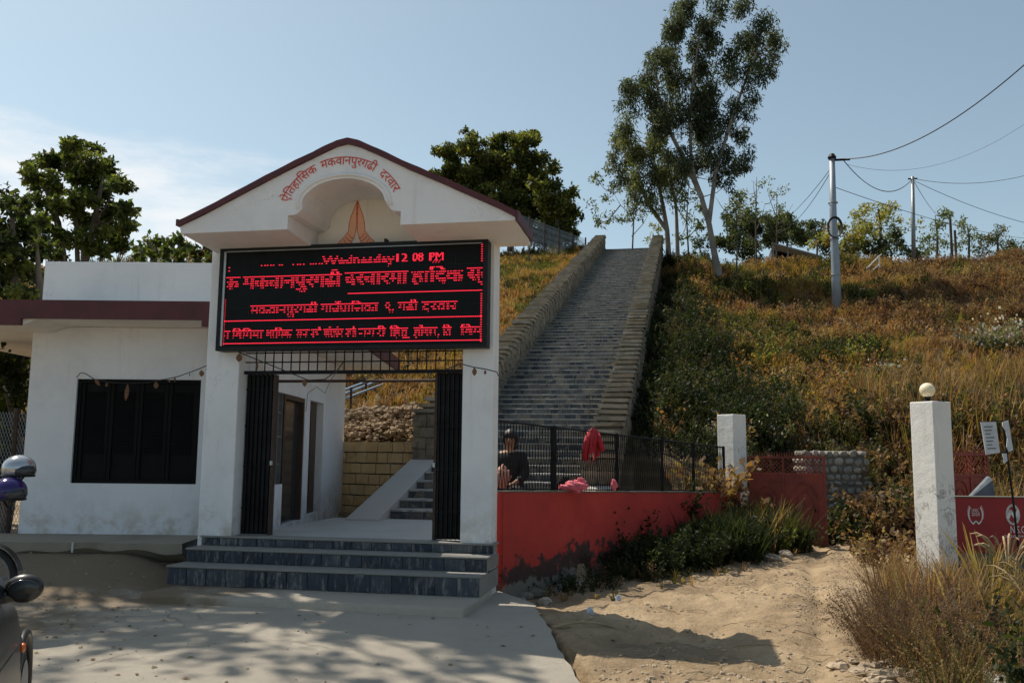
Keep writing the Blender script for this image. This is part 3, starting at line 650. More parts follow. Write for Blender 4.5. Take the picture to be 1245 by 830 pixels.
# louvred window of four leaves
wf = MB()
for a in ((wx0, wx1, wz0, wz0+.05), (wx0, wx1, wz1-.05, wz1), (wx0, wx0+.05, wz0+.05, wz1-.05), (wx1-.05, wx1, wz0+.05, wz1-.05)): wf.box(a[0], a[1], 12.135, 12.20, a[2], a[3])
win = wf.build('window', M['window_black'], off)
pw = (wx1-wx0-.10)/4
for k in range(4):
    a = wx0+.05+k*pw; mb = MB().box(a+.004, a+pw-.004, 12.172, 12.185, wz0+.052, wz1-.052)
    mb.box(a+.004, a+.05, 12.15, 12.172, wz0+.052, wz1-.052).box(a+pw-.05, a+pw-.004, 12.15, 12.172, wz0+.052, wz1-.052)
    z = wz0+.40
    while z < wz1-.16:
        mb.add([(a+.07, 12.168, z+.03), (a+pw-.07, 12.168, z+.03), (a+pw-.07, 12.150, z), (a+.07, 12.150, z)], [(0, 1, 2, 3)]); z += .042
    mb.build('shutter_leaf', M['window_black'], win)
# side window, door and second door
MB().box(-3.47, -3.45, 12.87, 13.35, 1.12, 2.43).build('pane', M['glass'], off)
mb = MB()
for d in (12.88, 13.10, 13.33): mb.box(-3.45, -3.40, d-.015, d+.015, 1.12, 2.43)
for z in (1.4, 1.8, 2.15): mb.box(-3.44, -3.41, 12.88, 13.33, z-.012, z+.012)
mb.build('window_bars', M['grey_steel'], off)
mb = MB().box(-3.52, -3.46, 13.38, 14.64, .50, 2.43); dr = mb.build('door', M['glass'], off)
MB().box(-3.48, -3.38, 13.365, 13.43, .50, 2.435).box(-3.48, -3.38, 14.60, 14.655, .50, 2.435).box(-3.48, -3.38, 13.43, 14.6, 2.37, 2.435).build('door_frame', M['wood'], off)
MB().box(-3.46, -3.43, 13.52, 13.56, 1.4, 1.52).build('handle', M['alu'], dr)
dr = MB().box(-3.53, -3.49, 15.04, 16.08, .53, 2.43).build('door', M['wood'], off)
for z0, z1 in ((.65, 1.35), (1.5, 2.3)):
    for a in (15.12, 15.60): MB().box(-3.489, -3.478, a, a+.4, z0, z1).build('door_panel', M['wood'], dr, bevel=.005)
MB().box(-3.48, -3.44, 15.1, 15.14, 1.38, 1.46).build('handle', M['alu'], dr)
# ledge in front
ledge = thing('concrete_ledge', 'cracked grey concrete ledge along the foot of the office wall', 'ledge', (-6.5, 11.2, .2), YAW)
mb = MB(); xs = np.linspace(-9.5, -4.02, 60)
for i in range(59):
    a, b_ = xs[i], xs[i+1]; f = lambda x: 11.2+.03*math.sin(x*3.1)+.015*math.sin(x*11); g_ = lambda x: .345+.03*math.sin(x*2.2)+.02*math.sin(x*9.3)
    mb.add([(a, f(a), .455), (b_, f(b_), .455), (b_, f(b_)+.01, g_(b_)), (a, f(a)+.01, g_(a)), (a, 12.1, .475), (b_, 12.1, .475), (a, 11.45, .2), (b_, 11.45, .2)], [(0, 1, 2, 3), (0, 4, 5, 1), (3, 2, 7, 6)])
lo = mb.build('slab', M['concrete_dark'], ledge)
MB().box(-5.36, -5.345, 11.17, 11.19, .34, .46).build('chalk_mark', M['plaster'], ledge)

# ------------------------------------------------------------------ stone stairway up the hill
stair = thing('stone_stairway', 'long straight slate stairway climbing the hill between stepped stone parapets', 'stairway', (-3.1, 13.4, .5))
so_ = ORG[stair.name]
lev = [(SY0+i*T1, SZ0+i*H1, T1, H1) for i in range(N1)]+[(YM+i*T2, ZM+i*H2, T2, H2) for i in range(N2)]
stepm = {}
def smesh(T, H):
    if T not in stepm: stepm[T] = MB().box(XL-.05-so_.x, XR+.05-so_.x, 0, T+.03, -.25, H-.002).mesh('step', M['concrete_step'])
    return stepm[T]
tl = MB().box(-.118, .118, -.008, .008, -.055, .055, jit=.004).mesh('tile', M['stairslate'])
cnt = 0; rest = MB()
for i, (y, z, T, H) in enumerate(lev):
    s = link('step', smesh(T, H), stair, (0, y-so_.y, z-so_.z)); ORG[s.name] = so_
    nti = 11; wd = (XR-XL)/nti; offx = (.5 if i % 2 else 0)*wd
    for k in range(nti+(1 if i % 2 else 0)):
        cx = XL+k*wd+(wd/2 if not i % 2 else 0)
        if not i % 2 or 0 < k < nti: cw_ = wd
        else: cw_ = wd/2; cx += wd/4 if k == 0 else -wd/4
        if cnt < 280:
            link('tile', tl, s, (cx-so_.x, -.004+random.uniform(-.004, .003), H/2-.008), (0, 0, random.uniform(-.01, .01)), (cw_*.93/.236, 1, (H-.038)/.11)); cnt += 1
        else: rest.box(cx-cw_*.46, cx+cw_*.46, y-.012+random.uniform(-.004, .004), y+.02, z+.012, z+H-.014)
        # small paving slates on the tread
    
rs = rest.build('riser_tiles', M['stairslate'], stair); tag(rs, kind='stuff')
tm = MB()
for i, (y, z, T, H) in enumerate(lev):
    k = XL
    while k < XR-.1:
        w_ = random.uniform(.18, .34); e_ = min(k+w_, XR)
        tm.box(k+.008, e_-.008, y-.034+random.uniform(-.006, .008), y+T-.04, z+H-.022, z+H+random.uniform(.002, .009)); k = e_
tag(tm.build('tread_slabs', M['treadstone'], stair), kind='stuff')
# parapets: one toothed stone stack per step, with courses of blocks in the nearer teeth
capm = [MB().box(-.5, .5, -.5, .5, -.5, .5, jit=.05).mesh('capstone', M['capstone']) for _ in range(5)]
blockm = [MB().box(-.5, .5, -.5, .5, -.5, .5, jit=.04).mesh('stone', M['parastone']) for _ in range(5)]
def parapet(name, x0, x1, hgt, label, ystart, down):
    core = MB(); far = MB(); cap_cells = []
    core_items = []
    for i, (y, z, T, H) in enumerate(lev):
        if y < ystart: continue
        h = hgt(i); ztop = z+h
        core_items.append((y, z, T, ztop)); zb = z-down(i)
        core.box(x0+.03, x1-.03, y+.02, y+T+.02, zb, ztop-.05)
    part = core.build(name, M['mortar'], stair); part['label'] = label
    n_ = 0
    for (y, z, T, ztop) in core_items:
        zz = ztop; first = True
        near = n_ < 285
        # cap across the wall
        cells = [(x0-.02, x1+.02, y-.06, y+T-.02, ztop-.075+random.uniform(-.01, .01), ztop+random.uniform(-.012, .012))]
        # courses on both faces
        zc = ztop-.095
        while zc > z-.1:
            hc = random.uniform(.16, .24); w2 = T*random.uniform(.35, .65)
            for xa, xb in ((x0-.012, x0+.12), (x1-.12, x1+.012)):
                if xb > x1-.1 and x0 > -3 or True:
                    for ya, yb in ((y-.005, y+w2), (y+w2+.012, y+T)):
                        cells.append((xa+random.uniform(-.02, .012), xb+random.uniform(-.012, .02), ya, yb-.01, zc-hc, zc-.012))
            cells.append((x0+.1, (x0+x1)/2-.006, y-.015, y+.1, zc-hc, zc-.012)); cells.append(((x0+x1)/2+.006, x1-.1, y-.012, y+.1, zc-hc, zc-.012))
            zc -= hc
        for k, c in enumerate(cells):
            if k == 0: cap_cells.append(c); continue
            if near and n_ < 215 and (k < 9):
                link('stone', random.choice(blockm), part, ((c[0]+c[1])/2-so_.x, (c[2]+c[3])/2-so_.y, (c[4]+c[5])/2-so_.z), (0, 0, random.uniform(-.02, .02)), (c[1]-c[0], c[3]-c[2], c[5]-c[4])); n_ += 1
            else: far.box(*c, jit=.008)
    for c in cap_cells: link('capstone', random.choice(capm), part, ((c[0]+c[1])/2-so_.x, (c[2]+c[3])/2-so_.y, (c[4]+c[5])/2-so_.z), (random.uniform(-.02, .02), random.uniform(-.03, .03), random.uniform(-.03, .03)), (c[1]-c[0]+random.uniform(-.01, .05), c[3]-c[2], c[5]-c[4]))
    f = far.build('stonework', M['parastone'], part); tag(f, kind='stuff')
parapet('left_parapet', -5.02, XL, lambda i: 1.02, 'parapet on the grassy side beside the gate column', 16.1, lambda i: 1.0)
parapet('right_parapet', XR, -1.18, lambda i: .62+.25*min(1, i/50), 'parapet on the shaded slope side', 14.8, lambda i: 1.6)
# sloped cheeks at the foot
for xa, xb, ye in ((-5.02, XL-.005, 16.09), (XR+.005, -1.2, 14.79)):
    zt = float(stairz(ye)); mb = MB()
    mb.add([(xa, 12.9, .40), (xb, 12.9, .40), (xb, ye, .40), (xa, ye, .40), (xa, 12.9, .60), (xb, 12.9, .60), (xb, ye, zt+.12), (xa, ye, zt+.12)], [(0, 1, 2, 3), (4, 5, 6, 7), (0, 1, 5, 4), (1, 2, 6, 5), (2, 3, 7, 6), (3, 0, 4, 7)])
    mb.build('sloped_cheek', M['concrete_floor'], stair, bevel=.01)

# ------------------------------------------------------------------ yellow retaining wall behind the gate
P0, P1 = W2(-3.50, 18.25), W2(-1.7, 17.05)
ang = math.atan2(P1.y-P0.y, P1.x-P0.x); rw = thing('retaining_wall', 'low retaining wall of yellow sandstone blocks behind the gate', 'wall', (0, 0, 0), 0)
rw.location = (P0.x, P0.y, .5); rw.rotation_euler = (0, 0, ang); ORG[rw.name] = Vector((0, 0, 0)); Lr = (P1-P0).length
MB().box(-.3, Lr, .06, .4, -.3, 1.13).build('backing', M['mortar'], rw)
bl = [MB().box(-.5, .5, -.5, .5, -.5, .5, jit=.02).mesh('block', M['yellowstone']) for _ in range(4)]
z = -.18; r_ = 0
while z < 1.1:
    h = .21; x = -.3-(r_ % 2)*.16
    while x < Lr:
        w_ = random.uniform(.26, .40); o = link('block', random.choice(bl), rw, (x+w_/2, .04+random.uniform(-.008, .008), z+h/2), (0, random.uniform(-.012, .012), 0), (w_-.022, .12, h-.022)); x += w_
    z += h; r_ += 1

# ------------------------------------------------------------------ boundary wall, mesh fence, pillars
def lineP(t, off=0, z=0):
    d = FB-FA; L_ = math.hypot(*d); u = d/L_; n = np.array([-u[1], u[0]]); p = FA+u*t*L_+n*off; return Vector((p[0], p[1], z))
def t_at(px):                                # where the image column meets the wall line
    r = ray(px, 560); d = FB-FA
    A_ = np.array([[r.x, -d[0]], [r.y, -d[1]]]); s = np.linalg.solve(A_, FA-np.array([CAM.x, CAM.y])); return s[1]
WT = lambda t: 1.135-.235*t; FT = lambda t: 1.975-.262*t
bw = thing('boundary_wall', 'red painted boundary wall with black mould beside the gate column', 'wall', (FA[0], FA[1], 0))
mb = MB(); n = 24
for i in range(n):
    a, b_ = i/n, (i+1)/n
    q = [lineP(a, -.09, -.45), lineP(b_, -.09, -.45), lineP(b_, .09, -.45), lineP(a, .09, -.45), lineP(a, -.09, WT(a)), lineP(b_, -.09, WT(b_)), lineP(b_, .09, WT(b_)), lineP(a, .09, WT(a))]
    mb.add(q, [(0, 1, 5, 4), (4, 5, 6, 7), (3, 7, 6, 2)]+([(0, 4, 7, 3)] if i == 0 else [])+([(1, 2, 6, 5)] if i == n-1 else []))
mb.build('wall', M['red_wall'], bw)
mb = MB()
for i in range(n):
    a, b_ = i/n, (i+1)/n; j = random.uniform(.0, .008)
    q = [lineP(a, -.10, WT(a)+.002), lineP(b_, -.10, WT(b_)+.002), lineP(b_, .10, WT(b_)+.002), lineP(a, .10, WT(a)+.002)]
    mb.add(q+[v+Vector((0, 0, .014+j)) for v in q], [(0, 1, 5, 4), (4, 5, 6, 7), (2, 3, 7, 6), (0, 4, 7, 3), (1, 2, 6, 5)])
mb.build('coping', M['mortar'], bw)
# broken foundation stone showing at the wall foot
mb = MB(); random.seed(3)
for i in range(26):
    t = .01+i*.022; p = lineP(t, -.14-random.random()*.05, 0); mb.sphere((p.x, p.y, -.14+random.uniform(-.05, .06)), random.uniform(.06, .13), 7, 5, 0, (1.3, .8, .7))
tag(mb.build('footing_stones', M['riverstone'], bw), kind='stuff')
fence = thing('mesh_fence', 'black steel fence of diagonal wire mesh panels on top of the red wall', 'fence', (FA[0], FA[1], 1.1))
tp = [.0]+[t_at(x) for x in (673, 750, 805, 843, 880)]
for k, t in enumerate(tp):
    if k == 0: continue
    p = lineP(t); wd = .075 if k == 1 else .045
    MB().box(p.x-wd/2, p.x+wd/2, p.y-.02, p.y+.02, WT(t)+.01, FT(t)+.02).build('post', M['black_steel'], fence)
for k in range(5):
    a, b_ = tp[k], tp[k+1]; mb = MB()
    La = (b_-a)*math.hypot(*(FB-FA)); nn = int(La/.062)
    hgt = .80; lean = .11/ math.hypot(*(FB-FA))
    for i in range(-2, nn+1):
        for sgn in (1, -1):
            t0 = a+(b_-a)*(i+.5)/nn; t1 = t0+lean*sgn
            if sgn < 0: t0 += lean*.5; t1 += lean*.5
            # clip to the panel
            def cl(t0, t1):
                z0, z1 = 0., 1.
                if t1 > t0:
                    if t0 < a: z0 = (a-t0)/(t1-t0)
                    if t1 > b_: z1 = (b_-t0)/(t1-t0)
                else:
                    if t0 > b_: z0 = (b_-t0)/(t1-t0)
                    if t1 < a: z1 = (a-t0)/(t1-t0)
                return z0, z1
            z0, z1 = cl(t0, t1)
            if z0 >= z1-.02: continue
            ta, tb = t0+(t1-t0)*z0, t0+(t1-t0)*z1
            za = WT(ta)+.02+(FT(ta)-WT(ta)-.03)*z0; zb = WT(tb)+.02+(FT(tb)-WT(tb)-.03)*z1
            mb.tube([lineP(ta, .004*sgn, za), lineP(tb, .004*sgn, zb)], .0046, 3, cap=False)
    pn = mb.build('mesh_panel', M['black_steel'], fence)
    MB().tube([lineP(a, 0, FT(a)), lineP(b_, 0, FT(b_))], .013, 6).build('rail', M['black_steel'], fence); MB().tube([lineP(a, 0, WT(a)+.035), lineP(b_, 0, WT(b_)+.035)], .011, 6).build('rail', M['black_steel'], fence)
def pillar(name, label, cx, cy, ang, sz, h, zb, group=None):
    o = MB().box(-sz/2, sz/2, -sz/2, sz/2, zb, h).mesh(name, M['pillar']); p = link(name, o, None, (cx, cy, 0), (0, 0, ang))
    b = p.modifiers.new('bevel', 'BEVEL'); b.width = .012; b.segments = 2
    tag(p, label, 'pillar', group); return p
pl = W2(4.22, 17.2); pillar('gate_pillar', 'weathered white square pillar between the mesh fence and the red gate leaf', pl.x, pl.y, YAW+R(38), .385, 2.36, -.4, 'white road gate pillars')
pr = W2(5.26, 11.25); p2 = pillar('gate_pillar', 'white square pillar with a round globe lamp on its top', pr.x, pr.y, YAW+R(28), .335, 2.28, -.4, 'white road gate pillars')
gl = thing('globe_lamp', 'cream round globe lamp on top of the white pillar', 'lamp', (pr.x-.03, pr.y-.02, 2.28))
c = (pr.x-.03, pr.y-.02, 2.28)
MB().lathe((c[0], c[1], 2.28), [(0, 0), (.055, 0), (.055, .012), (.03, .02), (.03, .05), (.045, .055), (.045, .062), (0, .062)], 14).build('base', M['black_steel'], gl)
MB().sphere((c[0], c[1], 2.28+.058+.09), .092, 24, 16).build('globe', M['globe'], gl, smooth=True)
# red steel gate leaves, standing open
def gate_leaf(label, A, B, zt, zb, mid):
    t = thing('steel_gate_leaf', label, 'gate', (A.x, A.y, zb), group='red steel gate leaves'); o = ORG[t.name]
    d = (B-A); Ln = d.length; u = d/Ln; ang = math.atan2(u.y, u.x); t.rotation_euler = (0, 0, ang)
    ORG[t.name] = Vector((0, 0, 0)); H = zt-zb; lz = H-.30
    MB().box(0, .04, -.02, .02, 0, H).box(Ln-.04, Ln, -.02, .02, 0, H).box(mid-.02, mid+.02, -.02, .02, 0, H).box(.04, Ln-.04, -.019, .019, H-.04, H).box(.04, Ln-.04, -.019, .019, lz-.04, lz).box(.04, Ln-.04, -.019, .019, 0, .05).build('frame', M['gate_red'], t)
    for a, b_ in ((.04, mid-.02), (mid+.02, Ln-.04)):
        s = MB().box(a, b_, -.004, .004, .05, lz-.04)
        s.box(a+.06, b_-.06, -.010, -.0045, .25, .29).box(a+.06, b_-.06, -.010, -.0045, lz-.17, lz-.14)
        w_ = (b_-a)
        arcp = [((a+b_)/2+w_*.36*math.cos(q), -.012, .75+w_*.5*math.sin(q)) for q in np.linspace(0, PI, 12)]
        s.tube([(arcp[0][0], -.012, .3)]+arcp+[(arcp[-1][0], -.012, .3)], .011, 5)
        arcp = [((a+b_)/2+w_*.22*math.cos(q), -.012, .7+w_*.36*math.sin(q)) for q in np.linspace(0, PI, 10)]
        s.tube([(arcp[0][0], -.012, .3)]+arcp+[(arcp[-1][0], -.012, .3)], .009, 5)
        s.build('sheet_panel', M['gate_red'], t)
        g = MB(); k = a-.26
        while k < b_:
            for sg in (1, -1):
                x0_, x1_ = (k, k+.26) if sg > 0 else (k+.26, k)
                z0_, z1_ = lz, H-.04
                pa = [x0_, z0_]; pb = [x1_, z1_]
                def clipx(pa, pb):
                    f0, f1 = 0, 1
                    for lim, lo in ((a, True), (b_, False)):
                        va, vb = pa[0], pb[0]
                        f = (lim-va)/(vb-va)
                        if (va < lim) == lo and va != lim: f0 = max(f0, f)
                        if (vb < lim) == lo and vb != lim: f1 = min(f1, f)
                    return f0, f1
                f0, f1 = clipx(pa, pb)
                if f1-f0 > .05:
                    q = lambda f: (pa[0]+(pb[0]-pa[0])*f, .004*sg, pa[1]+(pb[1]-pa[1])*f)
                    g.tube([q(f0), q(f1)], .0075, 4)
            k += .075
        g.build('lattice', M['gate_red'], t)
        k = a
    mb = MB(); k = .02
    while k < Ln:
        mb.tube([(k, 0, H), (k, 0, H+.09)], [.007, .001], 4); k += .045
    mb.build('spikes', M['gate_red'], t)
gate_leaf('open red steel gate leaf against the rubble stone pillar', W2(4.47, 16.95, 0), W2(5.70, 16.35, 0), 1.58, .0, .62)
gate_leaf('open red steel gate leaf behind the white pillar with globe lamp', W2(6.15, 12.75, 0), W2(6.95, 13.15, 0), 1.66, .3, .50)
# rubble stone pillar
rp = thing('rubble_stone_wall', 'stub wall of rounded grey rubble stones beside the red gate leaf', 'wall', tuple(W2(6.35, 18.2, 0)), 0)
c0 = W2(6.4, 18.2, 0); ORG[rp.name] = Vector((0, 0, 0)); rp.location = c0; rp.rotation_euler = (0, 0, YAW)
MB().box(-.50, .66, -.20, .45, -.2, 1.63).build('core', M['mortar'], rp)
sm = []
for k in range(6):
    s = MB().sphere((0, 0, 0), .5, 8, 5); s.v = [tuple(max(-.44, min(.44, c*random.uniform(.95, 1.25))) for c in p) for p in s.v]; sm.append(s.mesh('stone', M['riverstone'], smooth=False))
z = -.05
while z < 1.60:
    h = random.uniform(.08, .17); x = -.5-random.uniform(0, .08)
    while x < .66:
        w_ = random.uniform(.07, .24); hh_ = h*random.uniform(.75, 1.05); link('stone', random.choice(sm), rp, (x+w_/2, -.19+random.uniform(-.01, .015), z+h/2+random.uniform(-.01, .01)), (random.uniform(-.1, .1), random.uniform(-.35, .35), random.uniform(-.1, .1)), (w_*1.05, .10, hh_)); x += w_+.004
    y = -.1
    while y < .45:
        w_ = random.uniform(.12, .2)
        for xx in (-.49, .65): link('stone', random.choice(sm), rp, (xx, y+w_/2, z+h/2), (0, 0, 0), (.14, w_, h))
        y += w_+.01
    z += h+.008
for i in range(6): link('stone', random.choice(sm), rp, (-.42+i*.2, .08, 1.64), (0, random.uniform(-.1, .1), random.uniform(-.2, .2)), (.23, .55, .12))

# red wall on the far right with painted emblem
rwl = thing('painted_wall', 'dark red low wall with white painted emblem and club initials', 'wall', tuple(W2(5.46, 11.42, 0)), 0)
rwl.location = W2(5.43, 11.46, 0); rwl.rotation_euler = (0, 0, YAW); ORG[rwl.name] = Vector((0, 0, 0))
WL = 3.2
MB().box(0.0, WL, 0, .2, .40, 1.09).build('wall', M['red_wall_far'], rwl)
MB().box(0.0, WL, -.03, .23, -.8, .398).build('plinth', M['sheet'], rwl)
MB().box(0.0, WL, -.012, .212, 1.092, 1.106).build('coping', M['mortar'], rwl)
M['white_letters'] = simple('white_wall_paint', (.72, .70, .70), .7, var=.1, bmp=0)
def flat_text(mb, s, x0, x1, z0, z1, y):
    v, t = text_tris(s); lo = v.min(0); hi = v.max(0)
    mb.add([(x0+(p[0]-lo[0])/(hi[0]-lo[0])*(x1-x0), y, z0+(p[1]-lo[1])/(hi[1]-lo[1])*(z1-z0)) for p in v], [tuple(q) for q in t])
mb = MB(); flat_text(mb, "UNIC", .39, .475, .915, .955, -.004); flat_text(mb, "2020", .385, .485, .865, .91, -.004)
for sg in (-1, 1):
    pts = [(.435+sg*(.085-.02*((k-4)/4.)**2), .97-k*.022) for k in range(9)]
    ribbon(mb, pts, .0065, -.004, 0)
    for k in range(8): ribbon(mb, [pts[k], (pts[k][0]+sg*.016, pts[k][1]+.018)], .004, -.0045, 0)
ribbon(mb, [(.37, .80), (.40, .765), (.42, .79), (.435, .80), (.45, .79), (.47, .765), (.50, .80)], .008, -.004, 0)
mb.build('painted_emblem', M['white_letters'], rwl)
mb = MB(); cc = (.905, .885)
ribbon(mb, [(cc[0]+.075*math.cos(q), cc[1]+.115*math.sin(q)) for q in np.linspace(0, 2*PI, 28)], .014, -.004, 0)
ribbon(mb, [(cc[0]-.06, cc[1]-.04), (cc[0]-.03, cc[1]+.045), (cc[0]+.03, cc[1]-.045), (cc[0]+.065, cc[1]+.05)], .017, -.005, 0)
mb.build('painted_roundel', M['white_letters'], rwl)
mb = MB(); flat_text(mb, "N.S.C", .865, 1.05, .655, .745, -.004); flat_text(mb, "2020 BIRENDRA"[:4]+" 0920", .78, 1.1, .60, .632, -.004); mb.build('painted_initials', M['white_letters'], rwl)
# dark sheet leaning behind the wall
q = [at(1175, 609, 12.2), at(1211, 609, 12.2), at(1207, 583, 12.25), at(1203, 579, 12.3)]
mb = MB(); mb.add([tuple(p) for p in q]+[tuple(p+Vector((-.02, .06, 0))) for p in q], [(0, 1, 2, 3), (7, 6, 5, 4), (0, 4, 5, 1), (1, 5, 6, 2), (2, 6, 7, 3), (3, 7, 4, 0)])
tag(mb.build('leaning_sheet', M['sheet'], org=tuple(q[0])), 'dark grey metal sheet leaning behind the red painted wall', 'metal sheet')
# notice board on leaning pole
sgn = thing('notice_board', 'torn white notice board on a thin leaning black pole', 'sign', tuple(at(1240, 690, 11.15)))
MB().tube([at(1242, 700, 11.15), at(1232, 610, 11.15), at(1219, 512, 11.15)], .013, 6).tube([at(1193, 513, 11.14), at(1229, 511, 11.14)], .006, 5).tube([at(1198, 551, 11.14), at(1232, 548, 11.14)], .006, 5).build('pole', M['black_steel'], sgn)
def plate(pts, d, name, mt, parent):
    q = [at(x, y, d) for x, y in pts]; bk = [p+FH*.012 for p in q]; n = len(q); mb = MB()
    mb.add([tuple(p) for p in q+bk], [tuple(range(n)), tuple(range(2*n-1, n-1, -1))]+[(i, i+n, (i+1) % n+n, (i+1) % n) for i in range(n)]); return mb.build(name, mt, parent)
M['notice'] = simple('faded_white_board', (.50, .53, .58), .6, var=.15, scale=9)
pb = plate([(1192.5, 513), (1211, 512.5), (1216, 550), (1199, 552.5)], 11.1, 'board', M['notice'], sgn)
for i in range(7):
    y = 518+i*4.4; x0 = 1197+i*.7
    plate([(x0, y), (x0+10-(i % 3)*2, y-.3), (x0+10-(i % 3)*2, y+.9), (x0, y+1.2)], 11.092, 'faded_writing', M['sheet'], pb)
plate([(1219, 513), (1226, 511), (1228, 522), (1230, 535), (1232, 547), (1227, 549), (1224, 543), (1225, 532), (1223, 524), (1219, 518)], 11.1, 'torn_board', M['notice'], sgn)
plate([(1219, 551), (1224, 551), (1225, 560), (1221, 563)], 11.1, 'torn_flap', M['notice'], sgn)

# low kerb wall beside the ditch
kw = thing('kerb_wall', 'whitish broken kerb wall between the dirt road and the overgrown ditch', 'wall', (2.4, 9.0, 0)); mb = MB()
pts = [(2.66+(y-10)*.17+.02*math.sin(y*4), y) for y in np.arange(4.0, 10.6, .22)]
for (xa, ya), (xb, yb) in zip(pts[:-1], pts[1:]):
    j = random.uniform(-.02, .02); mb.add([(xa-.05, ya, .02+j), (xb-.05, yb, .02+j), (xb+.11, yb, .0+j), (xa+.11, ya, .0+j), (xa-.05, ya, -.6), (xb-.05, yb, -.6), (xb+.12, yb, -1.5), (xa+.12, ya, -1.5)], [(0, 1, 2, 3), (0, 4, 5, 1), (3, 2, 6, 7), (0, 3, 7, 4), (1, 5, 6, 2)])
mb.build('wall', M['pillar'], kw)

# ------------------------------------------------------------------ things by the fence
def skin_person(name, label, J, E_, rad, mt, root=0, sub=2):
    me = bpy.data.meshes.new(name); me.from_pydata([tuple(j) for j in J], E_, []); o = bpy.data.objects.new(name, me); COL.objects.link(o)
    sk = o.modifiers.new('skin', 'SKIN'); sk.use_smooth_shade = True
    for i, r in enumerate(rad): me.skin_vertices[0].data[i].radius = (r, r) if not isinstance(r, tuple) else r; me.skin_vertices[0].data[i].use_root = (i == root)
    s = o.modifiers.new('sub', 'SUBSURF'); s.levels = sub; s.render_levels = sub; me.materials.append(mt); return o
pb_ = at(618, 640, 12.1); bx, by = pb_.x, pb_.y; zf = .57
person = thing('person', 'seated person in dark clothes behind the mesh fence next to the gate column', 'person', (bx, by, zf)); o = ORG[person.name]
def bodypart(nm, J, E_, rad, mt, root=0, sub=2):
    ob = skin_person(nm, None, [Vector(j) for j in J], E_, rad, mt, root, sub); ob.parent = person; ORG[ob.name] = o; return ob
J = [(0, 0, .52), (0, .02, .75), (0, .02, .95), (0, 0, 1.06), (.02, -.02, 1.17), (.02, -.04, 1.27),
     (.17, .0, .98), (.24, -.08, .74), (.12, -.26, .62), (.06, -.33, .60), (-.17, .0, .98), (-.22, -.08, .74), (-.14, -.26, .60), (-.08, -.32, .58),
     (.10, -.05, .50), (.16, -.42, .52), (.18, -.42, .10), (.18, -.54, .04), (-.10, -.05, .50), (-.14, -.42, .52), (-.14, -.42, .10), (-.14, -.54, .04)]
E2 = [(0, 1), (1, 2), (2, 3), (3, 4), (4, 5), (2, 6), (6, 7), (7, 8), (8, 9), (2, 10), (10, 11), (11, 12), (12, 13), (0, 14), (14, 15), (15, 16), (16, 17), (0, 18), (18, 19), (19, 20), (20, 21)]
Rr = [.15, .135, .14, .05, .085, .07, .065, .045, .034, .03, .065, .045, .034, .03, .10, .075, .045, .035, .10, .075, .045, .035]
bodypart('body', J, E2, Rr, M['skin'])
Jc = [(0, 0, .50), (0, .02, .75), (0, .02, .96), (.18, .0, .98), (.25, -.08, .74), (.15, -.22, .64), (-.18, .0, .98), (-.23, -.08, .74), (-.16, -.2, .63), (.11, -.06, .50), (.17, -.42, .53), (.19, -.42, .16), (-.11, -.06, .50), (-.15, -.42, .53), (-.15, -.42, .16)]
bodypart('dark_shawl', Jc, [(0, 1), (1, 2), (2, 3), (3, 4), (4, 5), (2, 6), (6, 7), (7, 8), (0, 9), (9, 10), (10, 11), (0, 12), (12, 13), (13, 14)], [.19, .165, .155, .085, .065, .055, .085, .065, .055, .125, .10, .08, .125, .10, .08], M['cloth_black'])
mb = MB().sphere((bx+.02, by+.0, zf+1.22), .115, 14, 9, sc=(.95, 1.05, 1.15)); mb.sphere((bx+.05, by+.11, zf+1.12), .06, 10, 6)
h = mb.build('hair', M['hair'], person, smooth=True); 
for v in h.data.vertices:
    if v.co.y < -.06 and v.co.z < 1.24: v.co.y += .07
mb = MB(); 
for s in (-1, 1): mb.sphere((bx+.02+s*.033, by-.112, zf+1.215), .012, 8, 5)
mb.build('eyes', M['hair'], person); mb = MB().sphere((bx+.02, by-.128, zf+1.185), .018, 8, 6, sc=(.8, 1, 1.2)); mb.build('nose', M['skin'], person, smooth=True)
MB().box(bx-.01, bx+.05, by-.118, by-.108, zf+1.14, zf+1.148).build('mouth', M['cloth_red'], person)
st = thing('stone_bench', 'low stone seat under the person behind the mesh fence', 'bench', (bx, by+.1, zf)); MB().box(bx-.35, bx+.35, by-.08, by+.40, .42, .57+.33).build('seat', M['concrete_step'], st, bevel=.02)
# lumpy cloth things
def lump(name, label, cat, c, r, sc, mt, seed, folds=.22):
    mb = MB().sphere((0, 0, 0), r, 34, 22, sc=sc); rr = np.random.default_rng(seed); ph = rr.uniform(0, 6, 6)
    mb.v = [tuple(np.array(p)*(1+folds*(.7*math.sin(9*p[0]/r*.6+ph[0]+4*p[2]/r)+.7*math.sin(7*p[1]/r+ph[1]+3*p[0]/r)+.35*math.sin(17*p[2]/r+ph[2]+6*p[0]/r)+.3*math.sin(19*p[0]/r+ph[3]-8*p[2]/r)))+np.array(c)) for p in mb.v]
    return tag(mb.build(name, mt, org=c, smooth=True), label, cat)
c = at(608, 581, 11.7); lump('cloth_bundle', 'peach coloured cloth bundle held low beside the seated person', 'cloth', tuple(c), .14, (.8, .6, 1.05), M['cloth_orange'], 1)
c = at(697, 592, 11.9); lump('pink_bag', 'small pink cloth bag lying behind the mesh fence', 'bag', tuple(c+Vector((0, 0, 0))), .13, (1.3, .7, .55), M['cloth_pink'], 2); 
c = at(706, 588, 12.1); lump('crumpled_scarf', 'crumpled bright pink scarf lying next to the small pink bag', 'scarf', tuple(c), .09, (.9, .7, .9), M['cloth_pink'], 5)
c = at(685, 588, 12.2); lump('dark_handbag', 'black handbag standing behind the fence next to the pink bag', 'bag', tuple(c), .12, (.9, .6, .9), M['cloth_black'], 3)
